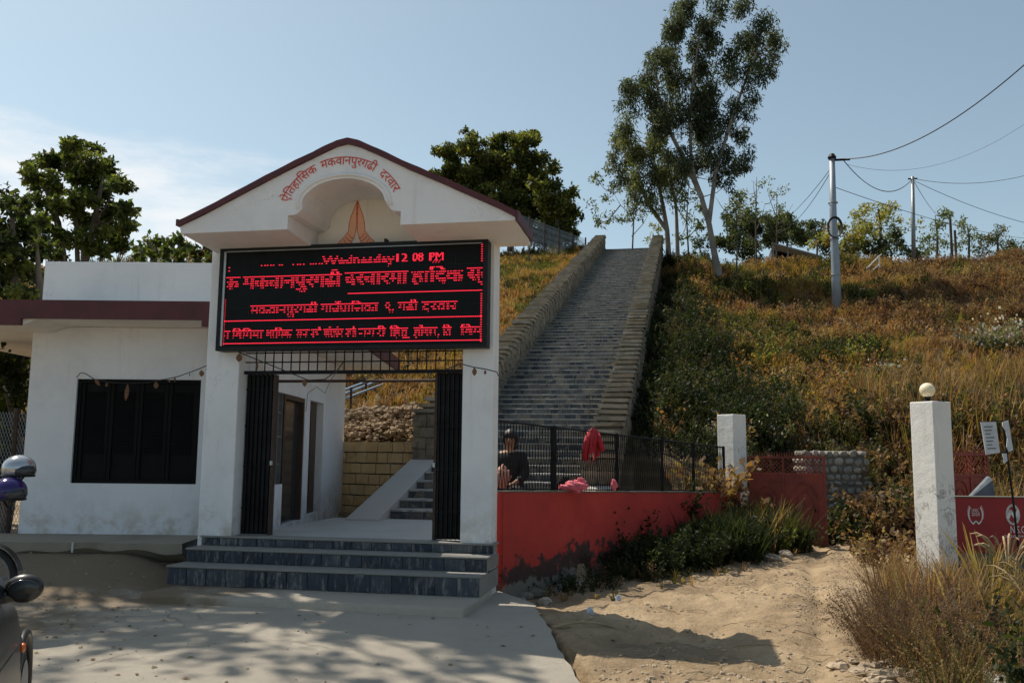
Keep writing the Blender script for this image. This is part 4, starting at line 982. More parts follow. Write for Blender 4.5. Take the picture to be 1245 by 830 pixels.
c = at(747, 589, 12.0); lump('pink_bottle_cover', 'small pink pouch standing by the second fence post', 'pouch', tuple(c), .06, (.7, .6, 1.2), M['cloth_pink'], 4, .18)
# red jacket hung over the fence rail
tj = t_at(717); mb = MB(); nu, nv = 22, 16
def jk(u, v):
    w_ = .115+.05*v-.04*(v > .8)*(v-.8)*5; x = (u-.5)*2
    th = lineP(tj+x*w_/7.5, 0)
    off = -.045-.03*math.sin(u*19+v*2)*v-.015*math.sin(u*7+1)-.02*math.sin(v*6)
    p = lineP(tj+x*w_/7.5, off, FT(tj)+.05-.05*abs(x)**2-v*(.40+.06*math.sin(u*9+2)-.10*(abs(x) < .35)*v)); return tuple(p)
g = [[jk(i/nu, j/nv) for i in range(nu+1)] for j in range(nv+1)]
vs = [p for r in g for p in r]; fs = [(j*(nu+1)+i, j*(nu+1)+i+1, (j+1)*(nu+1)+i+1, (j+1)*(nu+1)+i) for j in range(nv) for i in range(nu)]
jacket = thing('hung_jacket', 'dark red jacket hanging over the top rail of the mesh fence', 'jacket', tuple(lineP(tj, 0, FT(tj))))
mb.add(vs, fs); b = mb.build('front', M['cloth_red'], jacket, smooth=True); md = b.modifiers.new('thick', 'SOLIDIFY'); md.thickness = .012
mb = MB(); a = lineP(tj-.012, -.06, FT(tj)-.02); mb.tube([a, a+Vector((-.06, -.02, -.18)), a+Vector((-.07, -.02, -.38))], [.05, .05, .04], 8)
a = lineP(tj+.014, -.05, FT(tj)-.03); mb.tube([a, a+Vector((.05, -.02, -.12)), a+Vector((.08, -.02, -.24))], [.045, .045, .035], 8); mb.build('sleeve', M['cloth_red'], jacket, smooth=True)

# ------------------------------------------------------------------ poles, cables, shed, railings, garland
def Z(x, y): return float(terr(np.array([x]), np.array([y]))[0])
p = at(1018, 385, 38); pt = at(1011.5, 190, 38); up = thing('utility_pole', 'tall pale grey tubular utility pole standing on the grassy slope', 'utility pole', (p.x, p.y, Z(p.x, p.y)), group='utility poles')
MB().tube([(p.x, p.y, Z(p.x, p.y)-.4), (p.x, p.y, 9.5), (p.x-.02, p.y, 12), (pt.x, pt.y, pt.z)], [.21, .185, .15, .115], 14).build('pole', M['galv'], up, smooth=True)
for z in (9.3, 10.9, 12.5): MB().lathe((p.x-.01, p.y, z), [(.20, 0), (.205, .01), (.205, .05), (.2, .06)], 14).build('joint_band', M['grey_steel'], up)
MB().lathe((pt.x, pt.y, pt.z), [(.17, -.12), (.19, -.05), (.1, .1), (0, .14)], 10).build('cap', M['black_steel'], up)
MB().box(pt.x-.02, pt.x+.75, pt.y-.04, pt.y+.04, pt.z-.22, pt.z-.14).build('bracket', M['black_steel'], up)
cz = at(1014, 278, 37.8); mb = MB()
for k in range(5): mb.tube([(cz.x+(.26+.012*k)*math.cos(q), cz.y-.2-.02*k, cz.z+(.42+.012*k)*math.sin(q)) for q in np.linspace(0, 2*PI, 20)], .022, 5)
mb.build('cable_coil', M['wire'], up)
p2_ = at(1112, 350, 50); p2t = at(1109.5, 215, 50); u2 = thing('utility_pole', 'thin grey utility pole beyond the hill crest with cables on top', 'utility pole', (p2_.x, p2_.y, Z(p2_.x, p2_.y)), group='utility poles')
MB().tube([(p2_.x, p2_.y, Z(p2_.x, p2_.y)-.4), (p2t.x, p2t.y, p2t.z)], [.13, .09], 10).build('pole', M['grey_steel'], u2, smooth=True)
MB().box(p2t.x-.25, p2t.x+.25, p2t.y-.04, p2t.y+.04, p2t.z-.15, p2t.z-.08).build('bracket', M['black_steel'], u2)
for k, (a, b_, d) in enumerate((((1158, 320), (1158, 262), 56), ((1163, 322), (1162, 280), 57))):
    q0 = at(*a, d); q1 = at(*b_, d); o = MB().tube([(q0.x, q0.y, Z(q0.x, q0.y)-.3), (q0.x, q0.y, q1.z)], [.10, .08], 8).build('short_pole', M['bark'], org=(q0.x, q0.y, Z(q0.x, q0.y)))
    tag(o, ('short dark wooden post behind the hill crest, the taller of two', 'short dark wooden post behind the hill crest, the lower of two')[k], 'post')
def cable(a, b_, sag, label, r=.014):
    pts = [a.lerp(b_, t)-Vector((0, 0, 4*sag*t*(1-t))) for t in np.linspace(0, 1, 26)]
    tag(MB().tube(pts, r, 4).build('power_cable', M['wire'], org=tuple(a)), label, 'cable')
T0 = at(1024, 193, 38)
cable(T0, at(1290, 38, 22), .9, 'thick black cable rising from the tall pole across the sky', .022)
cable(T0, at(1110, 217, 50), 1.1, 'sagging cable between the tall pole and the thin pole', .022)
cable(at(1010, 205, 38), at(928, 282, 62), .5, 'cable falling from the tall pole toward the trees, upper strand', .016)
cable(at(1010, 209, 38), at(931, 284, 62), .9, 'cable falling from the tall pole toward the trees, lower strand', .016)
cable(at(1110, 217, 50), at(1290, 200, 45), .6, 'cable running from the thin pole, topmost of its fan', .014)
cable(at(1110, 219, 50), at(1290, 280, 60), .4, 'cable running from the thin pole, middle of its fan', .018)
cable(at(1112, 222, 50), at(1140, 262, 80), .2, 'short cable dropping steeply from the thin pole', .018)
cable(at(1016, 228, 38), at(1290, 290, 90), .8, 'thin cable leaving the tall pole below its top', .016)
cable(at(1030, 200, 42), at(1290, 118, 34), 1.3, 'faint thin cable crossing the sky beneath the thick one', .007)
# open shed beyond the crest
sh = thing('open_shed', 'open shed with pale sloping tin roof among the hilltop trees', 'shed', tuple(at(962, 325, 56)))
q = [at(938, 296, 56), at(1000, 313, 56), at(1000, 317, 61), at(938, 306, 61)]
mb = MB(); mb.add([tuple(v) for v in q]+[tuple(v+Vector((0, 0, .10))) for v in q], [(3, 2, 1, 0), (4, 5, 6, 7), (0, 1, 5, 4), (1, 2, 6, 5), (2, 3, 7, 6), (3, 0, 4, 7)]); mb.build('roof', M['shade_roof'], sh)
for x in (940, 958, 978): a = at(x, 300+(x-940)*.27, 56.2); MB().tube([(a.x, a.y, a.z+.05), (a.x, a.y, Z(a.x, a.y)-.2)], .05, 6).build('post', M['grey_steel'], sh)
MB().tube([at(936, 313, 60), at(998, 322, 60)], .55, 4).build('interior_shade', M['wood'], sh)  # dark bar standing in for the shade inside the open shed
a = at(940, 323, 58); b_ = at(990, 324, 58); MB().tube([a, b_], .06, 6).build('bench_rail', M['white_rail'], sh)
# white railing on the crest
rl = thing('white_railing', 'short white pipe railing standing on the hill crest', 'railing', tuple(at(1062, 330, 46)))
a, b_, c_ = at(1054, 324, 46), at(1069, 311, 46), at(1072, 309, 46); mb = MB()
MB().tube([a-Vector((0, 0, .1)), b_], .035, 6).tube([a-Vector((0, 0, .45)), b_-Vector((0, 0, .45))], .03, 6).tube([b_, c_], .035, 6).build('rail', M['white_rail'], rl)
for q in (a, b_): MB().tube([q, q-Vector((0, 0, 1.3))], .035, 6).build('post', M['white_rail'], rl)
lr = thing('crest_railing', 'long low grey railing along the top of the hill on the far side', 'railing', tuple(at(1180, 320, 58)))
a, b_ = at(1072, 312, 56), at(1260, 330, 46)
for dz in (0, -.35): MB().tube([a+Vector((0, 0, dz)), b_+Vector((0, 0, dz))], .03, 5).build('rail', M['galv'], lr)
for t in np.linspace(0, 1, 9): q = a.lerp(b_, t); MB().tube([q, q-Vector((0, 0, 1.))], .035, 5).build('post', M['galv'], lr)
# pale blue railing on the slope behind the gate
br = thing('blue_railing', 'pale blue pipe railing climbing the dry slope behind the office', 'railing', tuple(at(430, 480, 24)))
for (a, b_) in (((405, 484), (462, 462)), ((405, 490), (476, 463)), ((405, 479), (448, 463))): MB().tube([at(*a, 24), at(*b_, 28)], .035, 6).build('rail', M['blue_rail'], br)
for x, y0_, d in ((427, 471, 25), ((445), 466, 26.2), (468, 460, 27.5)): q = at(x, y0_, d); MB().tube([q, q-Vector((0, 0, .9))], .035, 6).build('post', M['rust_steel'], br)
# tumbledown wooden post and hilltop mesh fence behind the gable
hf = thing('hilltop_fence', 'grey wire mesh fence on the hilltop in front of the dark trees', 'fence', tuple(at(665, 300, 50)))
fa, fb = at(624, 303, 47), at(712, 303, 53)
for t in np.linspace(0, 1, 6): q = fa.lerp(fb, t); MB().tube([(q.x, q.y, 12.0), (q.x, q.y, 14.55)], .05, 6).build('post', M['bark'], hf)
mb = MB()
for i in range(72):
    for sg in (1, -1):
        t0 = i/72; t1 = t0+sg*.03
        if 0 <= t1 <= 1: qa, qb = fa.lerp(fb, t0), fa.lerp(fb, t1); mb.tube([(qa.x, qa.y, 12.9), (qb.x, qb.y, 14.45)], .008, 3, cap=False)
mb.build('wire_mesh', M['galv'], hf)
# chain link fence at the left behind the motorcycle
cf = thing('chain_link_fence', 'rusty chain link fence between the office corner and the dark trees', 'fence', tuple(at(15, 600, 12.6)))
for x in (16, -40): q = at(x, 560, 12.6); MB().tube([(q.x, q.y, .2), (q.x, q.y, 2.15)], .035, 6).build('post', M['rust_steel'], cf)
mb = MB(); qa, qb = at(-60, 560, 12.6), at(36, 560, 12.6); n = 26
for i in range(-16, n+1):
    for sg in (1, -1):
        t0, t1 = (i/n, (i+16)/n) if sg > 0 else ((i+16)/n, i/n); z0, z1 = .4, 2.1
        for lo, hi in ((0, 1),):
            f0 = 0; f1 = 1; dt_ = t1-t0
            fa0 = sorted(((lo-t0)/dt_, (hi-t0)/dt_)); f0 = max(0, fa0[0]); f1 = min(1, fa0[1])
        if f1-f0 > .03:
            A_ = qa.lerp(qb, t0+dt_*f0); B_ = qa.lerp(qb, t0+dt_*f1); mb.tube([(A_.x, A_.y, z0+(z1-z0)*f0), (B_.x, B_.y, z0+(z1-z0)*f1)], .0035, 3, cap=False)
mb.build('wire_mesh', M['galv'], cf)
# dry leaf garland across window and gate
gar = thing('leaf_garland', 'thin string garland with withered leaves across window, gate and column', 'garland', (-4.5, 10.0, 2.6))
def gstr(P, d): return [at(x, y, d(x)) for x, y in P]
d1 = lambda x: 12.02-(x-95)/170.*1.9 if x > 180 else 12.02-.0*x
dd = lambda x: np.interp(x, [95, 245, 262, 290], [12.0, 11.9, 11.05, 11.0])
s1 = gstr([(93, 459), (98, 453), (104, 454), (115, 461), (135, 465), (155, 466), (180, 465), (200, 461), (215, 458), (235, 451), (255, 443), (275, 434), (288, 428)], dd)
MB().tube(s1, .006, 4).build('string', M['wire'], gar)
d2 = lambda x: float(np.interp(x, [290, 600], [10.95, 10.32]))
s2 = gstr([(290, 428), (320, 440), (350, 452), (375, 462), (395, 461), (410, 450), (420, 436)], d2); MB().tube(s2, .006, 4).build('string', M['wire'], gar)
s3 = gstr([(540, 450), (560, 442), (575, 446), (592, 449), (604, 452), (606, 457)], lambda x: float(np.interp(x, [540, 600], [10.42, 10.08]))); MB().tube(s3, .006, 4).build('string', M['wire'], gar)
s4 = gstr([(372, 500), (374, 478), (385, 470), (395, 478), (402, 462), (418, 440)], d2); MB().tube(s4, .004, 4).build('string', M['bark'], gar)
def leaf(px, py, d, ln, wd, rot, curl=.3):
    mb = MB(); c = at(px, py, d); n = 6; vs = []; fs = []
    for i in range(n+1):
        t = i/n; w_ = wd*math.sin(PI*min(1, t*.95+.03))**.8; y = -t*ln
        for s in (-1, 0, 1):
            x = s*w_*.5; a = rot; vs.append((c.x+(x*math.cos(a)-y*math.sin(a)), c.y-.01+curl*abs(s)*w_*.4+curl*.3*t*t*ln, c.z+(x*math.sin(a)+y*math.cos(a))))
    for i in range(n):
        for s in (0, 1): a = i*3+s; fs.append((a, a+1, a+4, a+3))
    mb.add(vs, fs); o = mb.build('withered_leaf', M['leaf_dry'], gar, smooth=True)
for q in ((116, 461, 11.96, .11, .05, .7), (131, 465, 11.96, .06, .05, -.4), (156, 467, 11.96, .22, .065, -.15), (190, 464, 11.96, .09, .075, 0), (206, 461, 11.9, .04, .035, .2), (213, 458, 11.8, .07, .03, 0), (245, 450, 11.3, .08, .07, .1), (252, 447, 11.1, .04, .03, 0), (291, 430, 10.9, .10, .085, 0), (313, 440, 10.85, .10, .03, 0), (370, 461, 10.8, .09, .06, .1), (577, 447, 10.05, .09, .055, 0), (590, 450, 10.05, .05, .03, 0), (231, 454, 11.5, .03, .02, 0)): leaf(*q)

# ------------------------------------------------------------------ rocks, rubble, litter
def rockmesh(seed, r=.5):
    rr = random.Random(seed); mb = MB().sphere((0, 0, 0), r, 8, 6); mb.v = [tuple(c*rr.uniform(.72, 1.12) for c in p) for p in mb.v]; return mb.mesh('stone', M['rock'])
rocks = [rockmesh(i) for i in range(6)]
def rock(x, y, s, label, name='loose_stone', group=None, zz=None):
    z = Z(x, y) if zz is None else zz
    o = link(name, random.choice(rocks), None, (x, y, z+s*.12), (random.uniform(-.3, .3), random.uniform(-.3, .3), random.uniform(0, 6)), (s*random.uniform(.8, 1.3), s*random.uniform(.7, 1.1), s*random.uniform(.5, .8))); return tag(o, label, 'stone', group)
for (px, py, s, lb) in ((938, 676, .34, 'pale flat stone at the grassy edge of the dirt road, nearer of the pair'), (956, 673, .26, 'pale rounded stone at the grassy edge of the dirt road, farther of the pair'), (983, 655, .34, 'slanted stone at the foot of the red gate leaf'), (662, 722, .22, 'brown clod of stone at the dark foot of the red wall')):
    r = ray(px, py); t = (0-CAM.z)/r.z; q = CAM+r*t; rock(q.x, q.y, s, lb)
# litter crumbs
for px, py, lb in ((717, 752, 'crumpled white paper scrap lying in the dirt below the red wall'), (751, 731, 'small white litter scrap near the dark weeds by the wall'), (1229, 680, 'white plastic scrap caught in the grass below the painted wall')):
    r = ray(px, py); q = CAM+r*((-.1-CAM.z)/r.z) if px < 1000 else at(px, py, 10.6); mb = MB().sphere((q.x, q.y, (Z(q.x, q.y)+.03) if px < 1000 else q.z), .045, 7, 5); mb.v = [tuple(c+random.uniform(-.012, .012) for c in p) for p in mb.v]
    tag(mb.build('paper_scrap', M['notice'], org=tuple(q)), lb, 'litter')
rr = random.Random(5); mb = MB()
def stone_into(mb, x, y, z, s, rr):
    m2 = MB().sphere((0, 0, 0), s*.5, 6, 4); a, b_, c_ = rr.uniform(.7, 1.4), rr.uniform(.6, 1.2), rr.uniform(.4, .8)
    mb.add([(x+p[0]*a*rr.uniform(.75, 1.1), y+p[1]*b_*rr.uniform(.75, 1.1), z+p[2]*c_*rr.uniform(.75, 1.1)) for p in m2.v], m2.f)
for i in range(330):                          # stones spilled beside the dry shrub and along the road edge
    x = rr.gauss(1.72, .28); y = rr.uniform(5.2, 8.2); s = rr.choice((.05, .07, .10, .16))
    stone_into(mb, x, y, Z(x, y)+s*.1, s, rr)
for i in range(3200):
    y = rr.uniform(6, 16); x = -.9+(y-6)*.16+rr.gauss(.7, 1.0); s = rr.uniform(.008, .05)**1.0 if fbm(np.array([x]), np.array([y]), .8, 61)[0] > .5 else rr.uniform(.006, .014)
    if side(x, y) < .3 or x < apron_edge(min(y, 9.7))+.1: continue
    stone_into(mb, x, y, Z(x, y)+s*.05, s, rr)
tag(mb.build('scattered_stones', M['pebble'], org=(1, 6, 0)), 'small broken stones scattered over the dirt road edge', 'stones', kind='stuff')
mb = MB()                                     # spoil heap on the terrace above the yellow wall
for i in range(2600):
    u = rr.uniform(-1, 1); a = W2(-2.9+u*1.9, 18.9+rr.uniform(0, 2.6)); hgt = max(0, 1.15*(1-u*u*.6)-.0)*rr.uniform(.3, 1)*(1-abs((a.y-19.2))/3.2)
    stone_into(mb, a.x, a.y, max(1.45, Z(a.x, a.y))+max(0, hgt)*.55, rr.choice((.04, .06, .08, .10, .15, .22)), rr)
tag(mb.build('spoil_heap', M['spoil'], org=(-6.5, 18, 1.5)), 'heap of broken earth and stones above the yellow block wall', 'rubble', kind='stuff')
# dry palm frond lying at the apron edge
mb = MB(); r = ray(745, 765); q0 = CAM+r*((-.1-CAM.z)/r.z); r = ray(672, 768); q1 = CAM+r*((-.1-CAM.z)/r.z)
pts = [q0.lerp(q1, t)+Vector((0, 0, .03+.05*math.sin(t*3))) for t in np.linspace(0, 1, 10)]; mb.tube(pts, [.008+.006*t for t in np.linspace(0, 1, 10)], 5)
M['straw'] = simple('straw', (.34, .25, .14), .8, var=.2)
tag(mb.build('dry_stalk', M['straw'], org=tuple(q0)), 'long dry stalk lying on the dirt beside the concrete apron', 'stalk')

# ------------------------------------------------------------------ motorcycle with two helmets (mostly outside the frame)
mc = thing('motorcycle', 'parked black motorcycle partly visible at the picture edge, helmets on its mirrors', 'motorcycle', tuple(W2(-4.95, 8.35, .05)), 0)
ORG[mc.name] = Vector((0, 0, 0)); mc.location = W2(-4.92, 8.3, .12); mc.rotation_euler = (0, 0, YAW+R(12))
# local: x along travel (towards +x), y across
def wheel(cx):
    mb = MB(); mb.lathe((cx, 0, .30), [(.25, -.045), (.295, -.035), (.30, 0), (.295, .035), (.25, .045), (.24, 0), (.25, -.045)], 26, axis='y'); t = mb.build('tyre', M['rubber'], mc, smooth=True)
    mb = MB().lathe((cx, 0, .30), [(.22, -.02), (.245, -.025), (.245, .025), (.22, .02), (.22, -.02)], 26, axis='y').lathe((cx, 0, .30), [(0, -.05), (.04, -.05), (.04, .05), (0, .05)], 10, axis='y')
    for k in range(10): q = k*PI/5; mb.tube([(cx+.03*math.cos(q), 0, .3+.03*math.sin(q)), (cx+.23*math.cos(q), 0, .3+.23*math.sin(q))], .008, 5)
    mb.build('rim', M['grey_steel'], t)
wheel(.13); wheel(-1.12)
MB().tube([(.13, .07, .3), (-.03, .07, .78), (-.06, .07, .88)], .024, 8).tube([(.13, -.07, .3), (-.03, -.07, .78), (-.06, -.07, .88)], .024, 8).build('front_fork', M['grey_steel'], mc, smooth=True)
mb = MB(); 
for q in np.linspace(.3, 2.1, 10): pass
mb.add([(.13+.33*math.cos(q), s*.06, .30+.33*math.sin(q)) for q in np.linspace(.2, 2.3, 12) for s in (-1, 0, 1)], [(i*3+s, i*3+s+1, i*3+s+4, i*3+s+3) for i in range(11) for s in (0, 1)]); mb.build('mudguard', M['car_black'], mc, smooth=True)
MB().sphere((-.38, 0, .82), .2, 16, 10, sc=(1.25, .62, .62)).build('tank', M['purple'], mc, smooth=True)
MB().sphere((-.85, 0, .80), .2, 14, 8, sc=(1.6, .6, .35)).build('seat', M['cloth_black'], mc, smooth=True)
MB().box(-.62, -.28, -.12, .12, .32, .62).lathe((-.35, 0, .45), [(0, -.16), (.1, -.16), (.1, .16), (0, .16)], 12, axis='y').build('engine', M['grey_steel'], mc, bevel=.02)
MB().tube([(-.06, 0, .80), (-.35, 0, .66), (-.8, 0, .66), (-1.2, 0, .75)], .03, 7).tube([(-.3, .08, .3), (-.8, .12, .3), (-1.2, .14, .36)], .045, 8).build('frame', M['black_steel'], mc, smooth=True)
MB().tube([(-.16, -.36, 1.02), (-.06, -.2, .98), (-.04, 0, .93), (-.06, .2, .98), (-.16, .36, 1.02)], .014, 7).build('handlebar', M['black_steel'], mc, smooth=True)
MB().sphere((.06, 0, .86), .10, 14, 8, sc=(.8, 1, 1)).build('headlight', M['chrome'], mc, smooth=True)
for s in (-1, 1): MB().tube([(-.12, s*.30, 1.0), (-.08, s*.34, 1.16)], .008, 6).sphere((-.08, s*.34, 1.19), .05, 10, 6, sc=(.3, 1.2, .8)).build('mirror', M['car_black'], mc, smooth=True)
MB().tube([(-.10, -.34, 1.03), (.02, -.30, 1.05), (.03, -.22, 1.02)], .006, 5).tube([(-.10, .34, 1.03), (.02, .30, 1.05), (.03, .22, 1.02)], .006, 5).build('lever', M['grey_steel'], mc)

for s_ in (-.40, .30): MB().box(-.16, -.09, s_, s_+.10, 1.0, 1.04).build('grip', M['rubber'], mc, bevel=.01)
for k in range(12): MB().tube([(-.05+random.uniform(-.05, .1), random.uniform(-.1, .1), .9), (.08+random.uniform(0, .06), random.uniform(-.14, .14), .72), (-.05, random.uniform(-.1, .1), .5)], .007, 5).build('hose', M['wire'], mc)
def helmet(px, py, d, r, mt, label):
    c = at(px, py, d); h = thing('helmet', label, 'helmet', tuple(c), group='motorcycle helmets')
    MB().sphere(tuple(c), r, 24, 14, sc=(1.08, 1.2, .98), zlo=-.55).build('shell', mt, h, smooth=True)
    MB().sphere((c.x+.035, c.y-.01, c.z-.02), r*.98, 20, 10, sc=(1.02, 1.0, .62), zlo=-.5).build('visor', M['glass'], h, smooth=True)
    MB().tube([(c.x-.06, c.y, c.z-r*.5), (c.x, c.y, c.z-r*1.15), (c.x+.07, c.y, c.z-r*.5)], .010, 5).tube([(c.x+r*1.0*math.cos(q), c.y+r*1.1*math.sin(q), c.z-r*.52) for q in np.linspace(0, 2*PI, 20)], .012, 5).build('strap', M['car_black'], h)
helmet(23, 569, 8.25, .125, M['chrome'], 'silver motorcycle helmet perched above the dark purple one')
helmet(11, 597, 8.1, .13, M['purple'], 'dark purple motorcycle helmet below the silver helmet')

# ------------------------------------------------------------------ grey car at the picture edge
CA = R(22); carA = YAW+CA; cp = W2(-2.47, 4.62, 0); gz = -.02
car = thing('parked_car', 'dusty grey small car at the picture edge with black door mirror', 'car', (0, 0, 0)); ORG[car.name] = Vector((0, 0, 0)); car.location = (cp.x, cp.y, gz+.0); car.rotation_euler = (0, 0, carA)
# local: y forward, x to the car's right; the indicator on the right front wing sits at the origin
def sect(y, hw, zb, zs, zt, crown):          # lower body section from right sill to left sill
    cxx = -.74; pts = []
    for t in np.linspace(0, 1, 19):
        q = PI*t; cxs = math.cos(q); s = math.sin(q)
        x = cxx+hw*math.copysign(abs(cxs)**.42, cxs); z = zb+(zs-zb)*min(1, s*2.2)**.9
        if s > .45: z = zs+(zt-zs)*((s-.45)/.55)**.7
        pts.append((x, y, z))
    return pts
ys_ = [-3.0, -2.9, -2.5, -1.6, -.9, -.45, -.1, .2, .42, .6, .76, .86, .90]
hw = [.62, .70, .76, .79, .79, .79, .785, .77, .74, .69, .60, .48, .30]
zs_ = [.80, .86, .88, .88, .87, .85, .82, .78, .74, .69, .62, .55, .48]
zt_ = [.88, .95, .98, .99, .99, .98, .93, .88, .83, .77, .69, .60, .50]
mb = MB(); vs = []
for y, a, zs, zt in zip(ys_, hw, zs_, zt_): vs += sect(y, a, .24 if y < .8 else .3, zs, zt, 0)
m_ = 19; mb.add(vs, [(i*m_+k, i*m_+k+1, (i+1)*m_+k+1, (i+1)*m_+k) for i in range(len(ys_)-1) for k in range(m_-1)]+[tuple(range(m_)), tuple((len(ys_)-1)*m_+k for k in range(m_-1, -1, -1))])
body = mb.build('body', M['carpaint'], car, smooth=True); sb = body.modifiers.new('s', 'SUBSURF'); sb.levels = 1; sb.render_levels = 2
# cabin
mb = MB(); P = [(-2.75, .70, .95), (-2.3, .66, 1.36), (-1.5, .62, 1.45), (-.95, .62, 1.42), (-.30, .70, .95)]
vs = []
for y, hwid, z in P: vs += [(-.74+hwid, y, z), (-.74+hwid*.5, y, z+.03), (-.74-hwid*.5, y, z+.03), (-.74-hwid, y, z)]
mb.add(vs, [(i*4+k, i*4+k+1, i*4+k+5, i*4+k+4) for i in range(4) for k in range(3)]); 
mb.add([(-.74+h_, y, z-(z-.93)*1.0 if False else z) for y, h_, z in P]+[(-.74+.74, -.3, .93), (-.74+.74, -2.75, .93)], [(0, 1, 2, 3, 4, 5, 6)])
mb.build('windows', M['glass'], car, smooth=False)
for s in (1, -1): MB().tube([(-.74+s*.70, -.30, .95), (-.74+s*.62, -.95, 1.42), (-.74+s*.62, -1.5, 1.45), (-.74+s*.66, -2.3, 1.36), (-.74+s*.70, -2.75, .95)], .028, 6).build('pillar_trim', M['carpaint'], car, smooth=True)
MB().box(-1.34, -.14, -2.25, -1.0, 1.455, 1.485).build('roof', M['carpaint'], car, bevel=.02)
for nm, yy in (('wheel', .38), ('wheel', -2.15)):
    for s in (1, -1):
        x = -.74+s*.665; t = MB().lathe((x, yy, .29), [(0, -.09), (.22, -.09), (.28, -.07), (.29, 0), (.28, .07), (.22, .09), (0, .09)], 28, axis='x').build(nm, M['rubber'], car, smooth=True)
        mb = MB().lathe((x+s*.085, yy, .29), [(.0, .0), (.19, .0), (.20, .01*s), (0, .02*s)], 24, axis='x'); mb.build('rim', M['grey_steel'], t)
        mb = MB().tube([(x+s*.082, yy+.33*math.cos(q), .30+.33*math.sin(q)) for q in np.linspace(-.1, PI+.1, 20)], .022, 6); mb.build('wheel_arch', M['car_black'], car, smooth=True)
MB().sphere((.040, 0.0, .63), .026, 12, 8, sc=(.5, 1.1, .9)).build('indicator', M['orange'], car, smooth=True)
MB().tube([(.045, -.9, .70), (.05, -.3, .695), (.045, -.12, .69)], .004, 4).build('door_seam', M['car_black'], car)
mr_ = MB().sphere((.070, -.42, .975), .074, 20, 12, sc=(1.1, .62, .88)); mo = mr_.build('door_mirror', M['car_black'], car, smooth=True)
MB().tube([(-.08, -.42, .93), (.04, -.42, .945)], .03, 8).build('mirror_stem', M['car_black'], mo, smooth=True)
MB().sphere((.070, -.456, .975), .057, 16, 10, sc=(1.15, .2, .78)).build('mirror_glass', M['glass'], mo, smooth=True)

# ------------------------------------------------------------------ vegetation
def inst(V, F, pos, ang, sc, col, tilt=None, lean=None):
    """copies of one template (V: n,3; F: m,k): pos (N,3), ang (N), sc (N,) or (N,3), col (N,3) -> V,F,C"""
    N_ = len(pos); c, s = np.cos(ang), np.sin(ang); sc = np.asarray(sc); sc = sc[:, None]*np.ones(3) if sc.ndim == 1 else sc
    P = V[None]*sc[:, None]; x = P[..., 0]*c[:, None]-P[..., 1]*s[:, None]; y = P[..., 0]*s[:, None]+P[..., 1]*c[:, None]; z = P[..., 2]
    if lean is not None: x = x+z*lean[:, :1]; y = y+z*lean[:, 1:2]
    P = np.stack([x, y, z], -1)+pos[:, None]; n = len(V)
    Fo = (F[None]+(np.arange(N_)*n)[:, None, None]).reshape(-1, F.shape[1])
    return P.reshape(-1, 3), Fo, np.repeat(col, n, 0)
def blades(nb, h, spread, width, droop, seed, hv=.35):
    r = np.random.default_rng(seed); V, F = [], []
    for i in range(nb):
        a = r.uniform(0, 2*PI); b = r.uniform(0, spread*.4); hh = h*r.uniform(1-hv, 1+hv*.4); out = spread*r.uniform(.3, 1.2); d = np.array([math.cos(a), math.sin(a), 0]); w_ = np.array([-d[1], d[0], 0])*width
        p0 = d*b*.5; p1 = d*(b+out*.35)+[0, 0, hh*.6]; p2 = d*(b+out)+[0, 0, hh*(1-droop)]
        n = len(V); V += [p0-w_, p0+w_, p1-w_*.8, p1+w_*.8, p2-w_*.15, p2+w_*.15]; F += [(n, n+1, n+3, n+2), (n+2, n+3, n+5, n+4)]
    return np.array(V), np.array(F)
def weed(ns, h, spread, nl, ls, seed, curve=.2, wd_=.012):
    r = np.random.default_rng(seed); V, F = [], []
    for i in range(ns):
        a = r.uniform(0, 2*PI); d = np.array([math.cos(a), math.sin(a), 0]); hh = h*r.uniform(.55, 1.1); out = spread*r.uniform(.2, 1); w_ = np.array([-d[1], d[0], 0])*wd_*h*.5
        pp = lambda t: d*(spread*.1+out*t**1.3)+np.array([0, 0, hh*(t-curve*t*t*.5)])
        n = len(V); V += [pp(0)-w_, pp(0)+w_, pp(.6)-w_*.7, pp(.6)+w_*.7, pp(1)-w_*.3, pp(1)+w_*.3]; F += [(n, n+1, n+3, n+2), (n+2, n+3, n+5, n+4)]
        for k in range(nl):
            t = r.uniform(.25, 1); c = pp(t); q = r.normal(size=3); q /= np.linalg.norm(q); u = np.cross(q, r.normal(size=3)); u /= np.linalg.norm(u); v = np.cross(q, u); L_ = ls*r.uniform(.6, 1.3)
            n = len(V); V += [c, c+u*L_*.5+v*L_*.28, c+u*L_, c+u*L_*.5-v*L_*.28]; F += [(n, n+1, n+2, n+3)]
    return np.array(V), np.array(F)
def pal(cols, N_, var=.25):
    c = np.array(cols)[RNG.integers(0, len(cols), N_)]; return np.clip(c*(1+RNG.uniform(-var, var, (N_, 1)))*(1+RNG.uniform(-.08, .08, (N_, 3))), .004, 1)
def merge(parts):
    Vs, Fs, Cs, n = [], [], [], 0
    for V_, F_, C_ in parts: Vs.append(V_); Fs.append(F_+n); Cs.append(C_); n += len(V_)
    return np.concatenate(Vs), np.concatenate(Fs), np.concatenate(Cs)
TAN = [(.31, .20, .09), (.38, .265, .14), (.22, .14, .065), (.33, .18, .075)]
GOLD = [(.30, .215, .06), (.24, .185, .05), (.36, .24, .09)]
RUST = [(.17, .095, .06), (.22, .13, .08), (.12, .07, .045), (.27, .18, .11)]
GREEN = [(.050, .060, .022), (.075, .080, .03), (.04, .048, .018), (.10, .095, .04)]
DARK = [(.024, .036, .014), (.034, .044, .016), (.018, .026, .011)]
YG = [(.16, .19, .04), (.20, .20, .05)]
